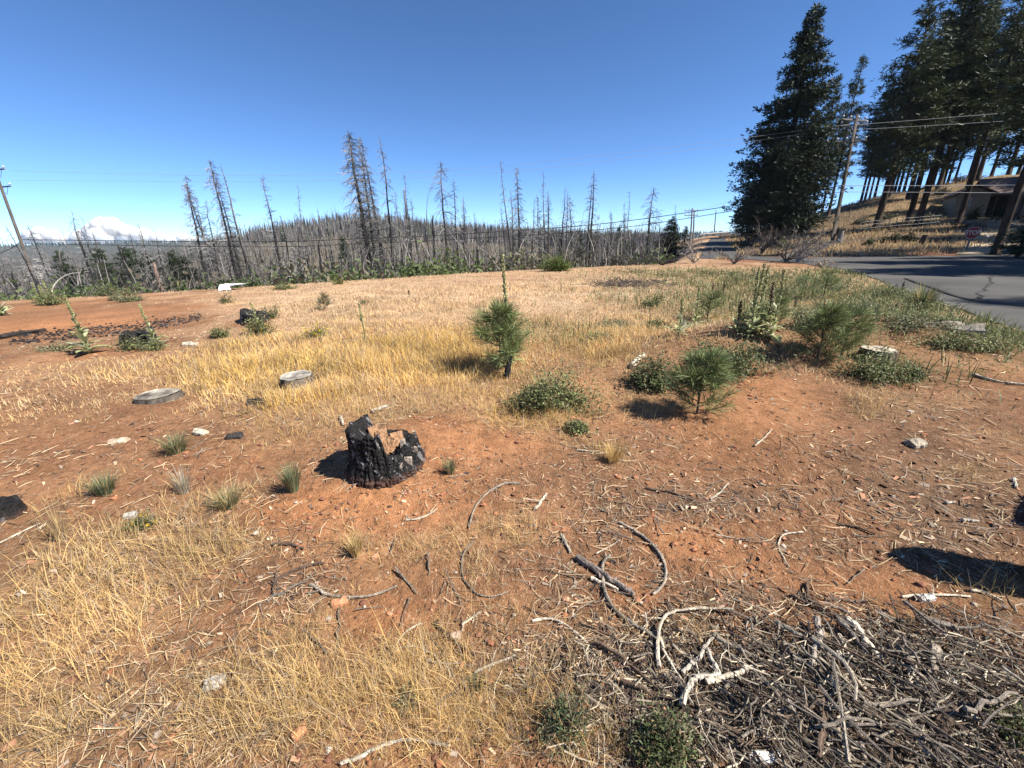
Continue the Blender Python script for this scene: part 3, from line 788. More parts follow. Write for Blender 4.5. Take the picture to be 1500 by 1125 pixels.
CON = {}
def con_kind(k):
    if k not in CON:
        spec = {'pine0': (301, 26, .25, .30, 3.3, 165, 'pine'), 'pine1': (302, 27, .26, .25, 3.6, 180, 'pine'), 'pine2': (303, 25, .22, .34, 2.9, 150, 'pine'),
                'pine3': (304, 24, .17, .26, 2.2, 140, 'pine'), 'cedar0': (311, 24, .45, .07, 5.6, 370, 'cedar'), 'cedar1': (312, 16, .32, .05, 4.4, 220, 'cedar'),
                'young0': (321, 9, .16, .08, 2.3, 110, 'young'), 'young1': (322, 8, .14, .12, 1.9, 90, 'young')}[k]
        a, b = conifer(*spec); CON[k] = (a, b, spec[1])
    return CON[k]
def place_conifer(p, top_h, kind, label, group, name="pine_tree", wide=None, lean=(0, 0)):
    a, b, H = con_kind(kind)
    root = bpy.data.objects.new(name, None); COL.objects.link(root); root.location = (p[0], p[1], p[2] - .1)
    k = top_h / H; wd = wide if wide else k ** .7
    root.scale = (wd, wd, k); root.rotation_euler = (lean[0], lean[1], random.uniform(0, 6.28))
    obj("trunk", a, root); obj("crown", b, root)
    tag(root, label, "conifer" if 'pine' not in name else "pine tree", group); return root
def conifer_px(bx, by, ty, t, kind, label, group, name="pine_tree", wide=None):
    """foot on the pixel's ray at depth t, top reaching picture row ty"""
    p = at_depth(bx, by, t); p[2] = ground(p[0], p[1])
    # find height whose top projects to row ty
    lo, hi = 1.0, 60.0
    for _ in range(40):
        h = (lo + hi) / 2; q = np.array([p[0], p[1], p[2] + h]) - np.array([0, 0, EYE])
        row = CY - FPX * np.dot(q, CAMY) / np.dot(q, FWD)
        if row > ty: lo = h
        else: hi = h
    return place_conifer(p, h, kind, label, group, name, wide)

G1 = "pines on the hillside to the right"
conifer_px(1130, 372, 10, 40, 'cedar0', "big dense dark evergreen tapering to a point above the junction", "dark evergreens left of the grove", "evergreen_tree", .87)
conifer_px(1120, 340, 190, 50, 'cedar1', "lower dark evergreen filling the left flank of the big one", "dark evergreens left of the grove", "evergreen_tree", .85)
conifer_px(1158, 345, 175, 52, 'cedar1', "dark evergreen hidden behind the right flank of the big one", "dark evergreens left of the grove", "evergreen_tree", .8)
conifer_px(1086, 347, 285, 62, 'young0', "small dark conifer at the foot of the evergreens by the street", "dark evergreens left of the grove", "evergreen_tree", .9)
GROVE = [
 (1282, 339, -8, 44, 'pine1', "tall pine whose bare trunk stands lowest on the slope, above the road pole", 1.15),
 (1329, 331, -45, 46, 'pine0', "left trunk of the two tall pines growing side by side mid slope", 1.1),
 (1342, 336, -30, 45, 'pine1', "right trunk of the two tall pines growing side by side mid slope", 1.1),
 (1329, 297, -5, 60, 'pine1', "thick dark pine on the upper slope behind the side by side pair", 1.2),
 (1372, 284, -20, 62, 'pine0', "pine near the crest just left of the gap of sky by the house", 1.15),
 (1398, 345, 0, 44, 'pine2', "pine standing at the left gable of the house", 1.0),
 (1457, 374, -60, 27, 'pine2', "leaning dark pine trunk close to the stop sign", 1.0),
 (1211, 326, 82, 60, 'pine3', "slender pine with a thin open top right of the dark evergreen", .95),
 (1184, 330, 110, 64, 'pine3', "shorter slender pine behind the right flank of the dark evergreen", 1.0),
 (1262, 312, 120, 64, 'pine3', "slim pine between the power pole and the tall lowest pine", .9),
 (1300, 300, 40, 64, 'pine2', "straight pine on the crest between the lowest pine and the pair", 1.0),
 (1312, 296, 15, 67, 'pine3', "thin trunked pine on the crest left of the thick dark one", 1.0),
 (1352, 290, 30, 66, 'pine3', "thin trunked pine on the crest behind the side by side pair", 1.0),
 (1385, 278, 60, 68, 'pine3', "left one of two thin crest pines seen against bright sky", .95),
 (1395, 276, 55, 70, 'pine3', "right one of two thin crest pines seen against bright sky", .95),
 (1430, 268, 0, 64, 'pine1', "broad pine rising behind the roof of the house", 1.15),
 (1475, 262, 10, 66, 'pine0', "pine rising behind the right end of the house roof", 1.1),
 (1410, 300, -40, 58, 'pine0', "pine behind the gable, its crown merging with the grove", 1.1),
 (1270, 305, 150, 72, 'pine3', "dim pine deepest in the grove behind the slim one", .9),
 (1290, 302, 100, 74, 'pine3', "dim thin pine far back on the crest behind the lowest pine", .9),
 (1200, 328, 150, 70, 'pine3', "low thin pine far back beside the power pole", 1.0),
 (1256, 316, 140, 70, 'pine3', "narrow dark pine just right of the slender open topped one", 1.0),
 (1276, 308, 95, 70, 'pine3', "narrow dark pine behind the lowest pine, left of its crown", 1.0),
 (1306, 298, 60, 72, 'pine3', "narrow dark pine between the straight crest pine and the thin trunked one", 1.1),
 (1320, 294, 30, 72, 'pine3', "narrow dark pine directly behind the thick dark pine", 1.1),
 (1362, 286, 10, 74, 'pine3', "narrow dark pine left of the pine beside the sky gap", 1.1),
 (1378, 280, -10, 78, 'pine2', "dark pine far back between the two thin crest pines and the gap", 1.1),
 (1415, 272, 20, 72, 'pine3', "narrow pine behind the ridge of the gable", 1.1),
 (1450, 264, 30, 72, 'pine2', "dark pine behind the middle of the house roof", 1.1),
 (1490, 258, 0, 74, 'pine2', "dark pine at the right edge behind the house", 1.1),
 (1340, 292, 20, 76, 'pine2', "far back pine peeping between the pair and the thick dark one", 1.0),
]
for (bx, by, ty, t, k, lab, wd) in GROVE:
    o = conifer_px(bx, by, ty, t, k, lab, G1, "pine_tree", wd)
# trees past the right edge whose shade lies over the junction
for (x, y, h, k) in [(37, 9.6, 26, 'pine1'), (34, 12.5, 21, 'pine0'), (39.5, 6.0, 23, 'pine2'), (30, -1.0, 22, 'pine1'), (36, 17.5, 20, 'pine2'), (43, 11.5, 26, 'pine1'), (32.5, 1.6, 25, 'pine0'), (41, 15, 25, 'pine1'), (46, 19, 25, 'pine1'), (50, 25, 26, 'pine1'), (58, 24, 25, 'pine0'), (55, 32, 26, 'pine1'), (61, 37, 26, 'pine0'), (63, 44, 25, 'pine1'), (72, 26, 26, 'pine1'), (84, 34, 27, 'pine1'), (70, 51, 26, 'pine0'), (64, 30, 26, 'pine1'), (70, 36, 27, 'pine0'), (68, 43, 26, 'pine1'), (80, 47, 27, 'pine1'), (88, 42, 27, 'pine0'), (78, 55, 26, 'pine0')]:
    place_conifer((x, y, ground(x, y)), h, k, "roadside pine just past the right edge that shades the junction", "pines past the right edge", "pine_tree", 1.25)
o = conifer_px(1492, 372, 312, 24, 'young0', "small bushy dark conifer at the right edge beside the stop sign", "small conifers by the road", "evergreen_tree", .62)

YG = "green young conifers among the burned trees"
for i, (bx, by, ty, t, k, lab) in enumerate([
 (106, 424, 366, 52, 'young0', "leftmost small green conifer, beside the thin tree before the cloud"),
 (158, 418, 362, 46, 'young0', "small green conifer left of the dense green clump"),
 (196, 420, 360, 44, 'young0', "dense green conifer at the left of the middle clump"),
 (211, 420, 364, 46, 'young1', "green conifer in the middle of the left clump"),
 (226, 418, 370, 45, 'young0', "green conifer at the right of the middle clump"),
 (262, 414, 366, 48, 'young1', "yellowish green conifer left of the leaning cluster of burned trees"),
 (278, 413, 374, 50, 'young0', "lower green conifer against the leaning burned cluster"),
 (508, 395, 345, 80, 'young1', "dim green conifer beneath the hill left of the largest burned tree"),
 (872, 376, 338, 95, 'young0', "green conifer at the left of the row right of the broom bush"),
 (905, 374, 330, 92, 'young1', "taller green conifer in the row right of the broom bush"),
 (920, 374, 336, 96, 'young0', "slim green conifer right of the taller one in the row"),
 (820, 380, 345, 100, 'young1', "faint green conifer far behind the broom bush"),
 (850, 380, 342, 105, 'young0', "faint green conifer left of the green row"),
 (980, 365, 316, 52, 'cedar1', "rounded dark living conifer just left of the street"),
 (1002, 358, 330, 70, 'young1', "smaller green conifer between the dark rounded one and the street")]):
    conifer_px(bx, by, ty, t, k, lab, YG, "young_conifer", .95 if bx < 300 else None)

# ------------------------------------------------------------------ house and street furniture on the right
def build_house():
    t = 50.0
    O = at_depth(1392, 320, t); gz = ground(O[0] + 3, O[1]) ; o = np.array([O[0], O[1], 0.0])
    def X(px): return (px - 1392) / 17.0
    def Z(py, px): return at_depth(px, py, t)[2]
    root = bpy.data.objects.new("house", None); COL.objects.link(root); root.location = (O[0], O[1], gz)
    root.rotation_euler = (0, 0, -.62)
    tag(root, "low tan house with a brown roof and a dark carport under the pines", "house")
    WALLC = (.21, .18, .14); ROOFC = (.13, .095, .08); TRIM = (.10, .07, .055)
    b = lambda mb, x0, x1, y0, y1, z0, z1, c: box(mb, ((x0 + x1) / 2, (y0 + y1) / 2, (z0 + z1) / 2), (x1 - x0, y1 - y0, z1 - z0), 0, c)
    zE = Z(286, 1412) - gz; zP = Z(274.5, 1412) - gz; wG = X(1440); 
    # gable wing
    m = MB(); V = []
    for y in (0, 7.0):
        V += [[0, y, -3.0], [wG, y, -3.0], [wG, y, zE], [wG / 2, y, zP - .12], [0, y, zE]]
    V = np.array(V, float)
    m.add(V, [[0, 5, 9, 4], [1, 2, 7, 6], [2, 3, 8, 7], [3, 4, 9, 8]], [[0, 1, 2], [0, 2, 3], [0, 3, 4], [5, 7, 6], [5, 8, 7], [5, 9, 8]], WALLC)
    obj("gable_wall", m.mesh("gable_wall", [M_PAINT]), root)
    rf = None
    for sgn in (0, 1):
        m = MB(); x0 = -.45 if sgn == 0 else wG + .45; ze = zE - .12
        A = np.array([[x0, -.5, ze], [wG / 2, -.5, zP], [wG / 2, 7.3, zP], [x0, 7.3, ze]])
        B = A + np.array([0, 0, .14])
        m.add(np.concatenate([A, B]), [[0, 1, 2, 3], [4, 7, 6, 5], [0, 4, 5, 1], [2, 6, 7, 3], [0, 3, 7, 4], [1, 5, 6, 2]], None, ROOFC)
        obj("gable_roof", m.mesh("gable_roof", [M_PAINT]), root)
    # main body with recessed carport
    xm = X(1640); ze = Z(287, 1470) - gz; zr = Z(263, 1470) - gz
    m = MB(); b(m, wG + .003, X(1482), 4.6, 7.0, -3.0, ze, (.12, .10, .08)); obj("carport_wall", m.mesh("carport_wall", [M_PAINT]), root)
    m = MB(); b(m, X(1482) + .003, xm, .8, 7.0, -3.0, ze, WALLC); obj("wall", m.mesh("wall", [M_PAINT]), root)
    m = MB(); b(m, X(1452), X(1453.6), .75, .95, -3.0, ze, TRIM); obj("carport_post", m.mesh("carport_post", [M_PAINT]), root)
    m = MB(); b(m, X(1470), X(1471.6), .75, .95, -3.0, ze, TRIM); obj("carport_post", m.mesh("carport_post", [M_PAINT]), root)
    m = MB(); A = np.array([[wG - .6, .2, ze], [xm + .4, .2, ze], [xm + .4, 4.2, zr], [wG - .6, 4.2, zr]]); A2 = np.array([[wG - .6, 8.2, ze], [xm + .4, 8.2, ze]])
    B = np.concatenate([A, A2]); m.add(np.concatenate([B, B + [0, 0, .15]]), [[0, 3, 2, 1], [3, 4, 5, 2], [6, 7, 8, 9], [9, 8, 11, 10], [0, 1, 7, 6], [4, 10, 11, 5], [1, 2, 8, 7], [2, 5, 11, 8], [0, 6, 9, 3], [3, 9, 10, 4]], None, ROOFC)
    obj("roof", m.mesh("roof", [M_PAINT]), root)
    m = MB(); b(m, wG - .6, xm + .4, .12, .2, ze - .1, ze + .14, TRIM); obj("fascia", m.mesh("fascia", [M_PAINT]), root)
    # windows
    for (x0, x1, y0, y1, yy) in ((1404, 1413, 292, 303, 0.0), (1493, 1503, 291, 303, .8)):
        m = MB(); a0, a1 = X(x0), X(x1); z0 = Z(y1, x0) - gz; z1 = Z(y0, x0) - gz
        for (u0, u1, v0, v1) in ((a0 - .08, a1 + .08, z1, z1 + .08), (a0 - .08, a1 + .08, z0 - .08, z0), (a0 - .08, a0, z0, z1), (a1, a1 + .08, z0, z1), ((a0 + a1) / 2 - .03, (a0 + a1) / 2 + .03, z0, z1)):
            b(m, u0, u1, yy - .06, yy - .003, v0, v1, (.45, .43, .40))
        f = obj("window", m.mesh("window", [M_PAINT]), root)
        m = MB(); b(m, a0, a1, yy - .025, yy - .004, z0, z1, (.16, .18, .20)); obj("pane", m.mesh("pane", [M_METAL]), f)
    m = MB(); b(m, X(1486), X(1491), .74, .797, -.2, 1.9, (.07, .055, .045)); obj("door", m.mesh("door", [M_PAINT]), root)
build_house()

def driveway():
    P = [at(*p) for p in [(1400, 373), (1425, 352), (1440, 340), (1470, 326), (1520, 318), (1560, 330), (1520, 352), (1460, 372)]]
    P = np.array(P)[:, :2]; pts = [Vector((float(a), float(b))) for a, b in P]
    gx, gy = np.meshgrid(np.arange(P[:, 0].min(), P[:, 0].max(), .8), np.arange(P[:, 1].min(), P[:, 1].max(), .8)); gx = gx.ravel(); gy = gy.ravel()
    k = in_poly(gx, gy, P); pts += [Vector((float(a), float(b))) for a, b in zip(gx[k], gy[k])]
    r = delaunay_2d_cdt(pts, [], [list(range(len(P)))], 1, 1e-4); v = np.array([[p.x, p.y] for p in r[0]])
    me = new_mesh("driveway", np.column_stack([v, height(v[:, 0], v[:, 1]) + .06]), None, np.array([list(f) for f in r[2]]), np.full((len(v), 3), (.36, .29, .20)), [M_STONE], smooth=True)
    tag(obj("driveway", me), kind="structure")
driveway()

def stop_sign():
    t = 29.0; c = at_depth(1425, 341, t); p = at_depth(1418, 376, t); z = ground(c[0], c[1])
    root = bpy.data.objects.new("stop_sign", None); COL.objects.link(root); root.location = (c[0], c[1], z)
    face = unit(np.array([-c[0] * .62, -c[1], 0])); rz = math.atan2(face[0], -face[1]); root.rotation_euler = (0, 0, rz)
    tag(root, "red octagonal STOP sign in the shade beside the junction", "road sign")
    h = c[2] - z; R = .42
    m = MB(); V, Q = tubes(np.array([[0, .03, -.2], [0, .03, h + .3]]), np.array([.035, .035]), 6); m.add(V, Q, tube_caps(1, 2, 6), (.16, .15, .14)); obj("post", m.mesh("post", [M_METAL]), root)
    def octo(R, y0, y1, col, name):
        a = np.arange(8) * math.pi / 4 + math.pi / 8; f = np.stack([R * np.cos(a), np.full(8, y0), h + R * np.sin(a)], 1); bk = f + [0, y1 - y0, 0]
        q = [[i, (i + 1) % 8, 8 + (i + 1) % 8, 8 + i] for i in range(8)]; T = [[0, i, i + 1] for i in range(1, 7)] + [[8, 8 + i + 1, 8 + i] for i in range(1, 7)]
        mm = MB().add(np.concatenate([f, bk]), q, T, col); obj(name, mm.mesh(name, [M_METAL]), root)
    octo(R, -.012, -.004, (.5, .48, .46), "border"); octo(R * .94, -.018, -.0125, (.22, .015, .016), "face")
    cu = bpy.data.curves.new("lettering", 'FONT'); cu.body = "STOP"; cu.size = .40; cu.align_x = 'CENTER'; cu.align_y = 'CENTER'; cu.extrude = .003; cu.offset = .006
    cu.materials.append(mat("sign_white", (.52, .50, .48), .5, 0))
    tmp = bpy.data.objects.new("lettering", cu); COL.objects.link(tmp); lm = bpy.data.meshes.new_from_object(tmp.evaluated_get(bpy.context.evaluated_depsgraph_get())); bpy.data.objects.remove(tmp)
    lt = bpy.data.objects.new("lettering", lm); COL.objects.link(lt); lt.parent = root; lt.location = (0, -.024, h); lt.rotation_euler = (math.pi / 2, 0, 0); lt.scale = (.78, 1.0, 1)
stop_sign()

def utility_pole(base, top, label, arms, r=.16, ins_col=(.55, .55, .58)):
    base = np.asarray(base, float); top = np.asarray(top, float)
    root = bpy.data.objects.new("utility_pole", None); COL.objects.link(root); root.location = base
    tag(root, label, "utility pole")
    m = MB(); V, Q = tubes(np.array([[0, 0, -.4], (top - base) * .5, top - base]), np.array([r, r * .85, r * .68]), 10); m.add(V, Q, tube_caps(1, 3, 10), (.085, .07, .06)); obj("pole", m.mesh("pole", [M_BARK], True), root)
    for (f, half, dirv, n) in arms:
        c = (top - base) * f; d = unit(np.array([dirv[0], dirv[1], 0.0])); sd = np.array([-d[1], d[0], 0])
        c = c + sd * (r + .06)
        m = MB(); box(m, c, (half * 2, .1, .12), 0, (.22, .20, .185), ax=np.array([d, sd, [0, 0, 1]])); arm = obj("crossarm", m.mesh("crossarm", [M_WOOD]), root)
        for k in range(n):
            u = -half * .9 + 1.8 * half * k / max(1, n - 1)
            q = c + d * u
            m = MB(); V, Q = tubes(np.array([[0, 0, .06], [0, 0, .14], [0, 0, .16], [0, 0, .26], [0, 0, .32]]) + q, np.array([.02, .03, .085, .10, .03]), 8); m.add(V, Q, tube_caps(1, 5, 8), ins_col)
            obj("insulator", m.mesh("insulator", [M_METAL], True), arm)
        m = MB()
        for sg in (-1, 1):
            V, Q = tubes(np.array([c + d * sg * half * .55, c + d * sg * .05 - [0, 0, half * .55]]), np.array([.02, .02]), 4); m.add(V, Q, None, (.3, .3, .3))
        tag(obj("brace", m.mesh("brace", [M_METAL]), root), kind="stuff")
    return root
# the line of poles
LB = at_depth(57, 428, 42); LB[2] = ground(LB[0], LB[1]); LT = at_depth(-14, 232, 42)
LT[:2] = LB[:2] + (LT[:2] - LB[:2]) * 1.0
RB = at_depth(1217, 362, 38); RB[2] = ground(RB[0], RB[1]); RT = at_depth(1256, 168, 38)
ld = (RB - LB)[:2]; ld = ld / np.linalg.norm(ld); ad = np.array([-ld[1], ld[0]])
utility_pole(LB, LT, "weathered utility pole at the left edge, leaning over the mulleins", [(.93, 1.3, (.9, -.3), 3), (.82, 1.3, (.9, -.3), 2)])
utility_pole(RB, RT, "utility pole with several crossarms in front of the pine grove", [(.965, 1.5, (1, .25), 4), (.925, 1.2, (1, -.1), 3), (.80, 1.3, (1, -.2), 4)], .17)
p = at_depth(1010, 366, 74); p[2] = ground(p[0], p[1]); utility_pole(p, at_depth(1014, 305, 74), "utility pole with two crossarms left of the street", [(.93, 1.3, (1, .1), 4), (.80, 1.3, (1, .1), 4)], .15)
p = at_depth(1014, 366, 78); p[2] = ground(p[0], p[1]); utility_pole(p, at_depth(1017, 308, 78), "plain pole standing right behind the pole with two crossarms", [], .15)
p = at_depth(1046, 344, 105); p[2] = ground(p[0], p[1]); utility_pole(p, at_depth(1049, 309, 105), "bare distant pole beyond the crest of the street", [], .15)
# grey pole stub beside the right pole
def stub():
    p = at_depth(1228, 358, 38); p[2] = ground(p[0], p[1]); q = at_depth(1232, 338, 38)
    m = MB(); P = np.array([[0, 0, -.2], [0, 0, (q[2] - p[2])]]); V, Q = tubes(P, np.array([.26, .24]), 12); m.add(V, Q, tube_caps(1, 2, 12), (.24, .22, .20))
    tag(obj("pole_stub", m.mesh("pole_stub", [M_WOOD], False), None, p), "short grey pole stub beside the foot of the power pole", "post")
stub()

def on_plane(px, py, A, B):
    d = ray(px, py); n = np.array([-(B - A)[1], (B - A)[0], 0.0]); o = np.array([0, 0, EYE]); t = np.dot(A - o, n) / np.dot(d, n); return o + d * t
def wire(rows, A, B, r, m, label, n=60):
    P = smooth_path(np.array([on_plane(a, b, A, B) for a, b in rows]), n)
    V, Q = tubes(P, np.full(n, r), 4)
    tag(obj("power_line", new_mesh("power_line", V, Q, None, None, [m], smooth=True)), label, "wire")
up = [(33, 351), (200, 353), (400, 354), (540, 349), (640, 345), (780, 336), (860, 330), (950, 319.5), (1075, 301), (1150, 288), (1234, 271)]
wire(up, LB, RB, .030, M_WIRE, "upper one of the two thick black cables crossing the whole field")
wire([(34, 357), (200, 359.5), (400, 361.5), (540, 356.5), (640, 352), (780, 344), (860, 338), (950, 328.5), (1075, 308.5), (1150, 296), (1232, 281)], LB, RB, .026, M_WIRE, "lower one of the two thick black cables crossing the whole field")
wire([(14, 250), (300, 257), (500, 255.5), (640, 250), (760, 241), (860, 230), (1000, 213), (1075, 204), (1246, 182)], LB, RB, .009, M_WIRE_PALE, "faint upper conductor strung high across the blue sky")
wire([(17, 264), (300, 266), (500, 264), (640, 259), (760, 250), (860, 239), (1000, 221), (1075, 211), (1240, 187)], LB, RB, .009, M_WIRE_PALE, "faint lower conductor strung high across the blue sky")
RE = at_depth(1640, 262, 30)
wire([(1252, 183), (1380, 173), (1500, 163), (1640, 150)], RB, RE, .016, M_WIRE_PALE, "pale topmost wire running right from the grove pole")
wire([(1254, 190), (1380, 183), (1500, 176), (1640, 170)], RB, RE, .014, M_WIRE_PALE, "pale second wire running right from the grove pole")
wire([(1234, 272), (1380, 272), (1500, 271), (1640, 270)], RB, RE, .022, M_WIRE_PALE, "upper cable running right in front of the house roof")
wire([(1232, 281), (1380, 282), (1500, 283), (1640, 285)], RB, RE, .020, M_WIRE_PALE, "lower cable running right in front of the house roof")
WL = LB + (LB - RB) * .4
wire([(-120, 415), (0, 371), (30, 354)], WL, LB, .028, M_WIRE, "dark cable dropping left from the leaning utility pole", 12)
FB = at_depth(1012, 366, 74)
wire([(1015, 310), (1045, 302), (1080, 291), (1140, 268), (1240, 236)], FB, RB, .012, M_WIRE, "thin wire climbing from the distant pole into the evergreens", 24)

def small_items():
    # block wall and gate posts at the driveway
    def blk(px, py0, py1, wpx, t, dep, name, label, cat, col, m=M_STONE):
        p = at_depth(px, py0, t); z = ground(p[0], p[1]); h = at_depth(px, py1, t)[2] - z; wm = wpx * t / FPX
        mb = MB(); box(mb, (0, 0, h / 2 - .1), (wm, dep, h + .2), 0, col); box(mb, (0, 0, h + .025), (wm + .08, dep + .08, .07), 0, tuple(c * 1.25 for c in col))
        return tag(obj(name, mb.mesh(name, [m]), None, (p[0], p[1], z)), label, cat)
    blk(1392, 357, 339, 16, 40, .5, "stone_pillar", "grey square stone pillar at the left end of the low wall", "pillar", (.20, .19, .19))
    blk(1481, 346, 331, 7, 40, .5, "gate_post", "narrow grey post behind the leaning pine by the stop sign", "post", (.17, .16, .16))
    # low wall of separate blocks
    a = at_depth(1402, 354, 41); b_ = at_depth(1472, 352, 40); a[2] = ground(a[0], a[1]); b_[2] = ground(b_[0], b_[1])
    root = bpy.data.objects.new("block_wall", None); COL.objects.link(root); root.location = a
    tag(root, "low grey block wall along the driveway behind the stop sign", "wall")
    L = np.linalg.norm((b_ - a)[:2]); rz = math.atan2(b_[1] - a[1], b_[0] - a[0]); root.rotation_euler = (0, 0, rz)
    me = MB(); box(me, (0, 0, 0), (.58, .3, .29), 0, (.15, .145, .14)); me = me.mesh("block", [M_STONE])
    n = int(L / .6)
    for r_ in range(3):
        for k in range(n):
            x = .3 + .6 * k + (.3 if r_ % 2 else 0)
            gz = np.interp(x, [0, L], [0, b_[2] - a[2]])
            o = obj("block", me, root, (x, random.uniform(-.015, .015), gz + .05 + .30 * r_))
    # small white card on a stake, mailbox, marker stake
    p = at_depth(1444, 353, 33); z = ground(p[0], p[1]); h = at_depth(1444, 345, 33)[2] - z
    m = MB(); box(m, (0, 0, h / 2), (.04, .04, h), 0, (.25, .2, .15)); o = obj("yard_sign", m.mesh("yard_sign", [M_WOOD]), None, (p[0], p[1], z)); tag(o, "small blank white card on a stake right of the stop sign", "sign")
    m = MB(); box(m, (0, -.04, h), (.24, .02, .2), 0, (.6, .58, .55)); obj("card", m.mesh("card", [M_PAINT]), o)
    p = at_depth(1414, 368, 30); z = ground(p[0], p[1]); h = at_depth(1417, 352, 30)[2] - z
    m = MB(); V, Q = tubes(np.array([[0, 0, -.1], [.02, 0, h]]), np.array([.03, .03]), 5); m.add(V, Q, tube_caps(1, 2, 5), (.12, .10, .09)); tag(obj("marker_stake", m.mesh("marker_stake", [M_METAL]), None, (p[0], p[1], z)), "thin dark stake just left of the stop sign post", "post")
    # orange trellis stake by the slope and a bark stump
    p = at_depth(1278, 352, 37); z = ground(p[0], p[1]); m = MB()
    for (dx, h) in ((-.25, 1.1), (.2, .9), (.05, 1.3)):
        V, Q = tubes(np.array([[0, 0, -.05], [dx, .1, h]]), np.array([.035, .02]), 5); m.add(V, Q, None, (.36, .22, .10))
    tag(obj("dead_sapling", m.mesh("dead_sapling", [M_WOOD]), None, (p[0], p[1], z)), "small orange brown dead sapling below the lowest pine", "sapling")
    p = at_depth(1351, 356, 34); z = ground(p[0], p[1]); m = MB(); V, Q = tubes(np.array([[0, 0, -.1], [.03, 0, .35], [.1, 0, .75]]), np.array([.26, .22, .2]), 9); m.add(V, Q, tube_caps(1, 3, 9), (.05, .04, .035))
    tag(obj("tree_stump", m.mesh("tree_stump", [M_BARK]), None, (p[0], p[1], z)), "dark stump on the red bank left of the stone pillar", "stump")
    # pasture fence: thin stakes and two strands
    root = bpy.data.objects.new("wire_fence", None); COL.objects.link(root); tag(root, "thin wire fence with slim posts on the slope under the pines", "fence")
    pts = []
    for (px, py, ty) in [(1256, 345, 327), (1270, 342, 324), (1285, 340, 322), (1300, 336, 318), (1311, 333, 317), (1320, 331, 315), (1344, 332, 315), (1360, 330, 312), (1376, 328, 308)]:
        q = at_depth(px, py, 43); z = ground(q[0], q[1]); pts.append(np.array([q[0], q[1], z]))
        m = MB(); V, Q = tubes(np.array([[q[0], q[1], z - .1], [q[0], q[1], z + 1.25]]), np.array([.03, .03]), 5); m.add(V, Q, None, (.10, .085, .07)); obj("post", m.mesh("post", [M_METAL]), root)
    for h in (.5, .85, 1.15):
        P = np.array(pts) + [0, 0, h]; V, Q = tubes(P, np.full(len(P), .008), 4); obj("strand", MB().add(V, Q, None, (.3, .3, .3)).mesh("strand", [M_METAL]), root)
    # guard rail at the crest of the street
    root = bpy.data.objects.new("guard_rail", None); COL.objects.link(root); tag(root, "low guard rail across the crest of the distant street", "guard rail")
    A = at_depth(1024, 350, 92); B = at_depth(1066, 348, 92); A[2] = ground(*A[:2]); B[2] = ground(*B[:2])
    m = MB(); P = np.array([A, (A + B) / 2, B]) + [0, 0, .75]; V, Q = tubes(P, np.full(3, .16), 6); m.add(V, Q, tube_caps(1, 3, 6), (.30, .30, .29)); obj("rail", m.mesh("rail", [M_METAL]), root)
    for k in range(5):
        q = A + (B - A) * (k / 4); m = MB(); box(m, q + [0, .12, .3], (.15, .15, .9), 0, (.14, .11, .09)); obj("post", m.mesh("post", [M_WOOD]), root)
small_items()

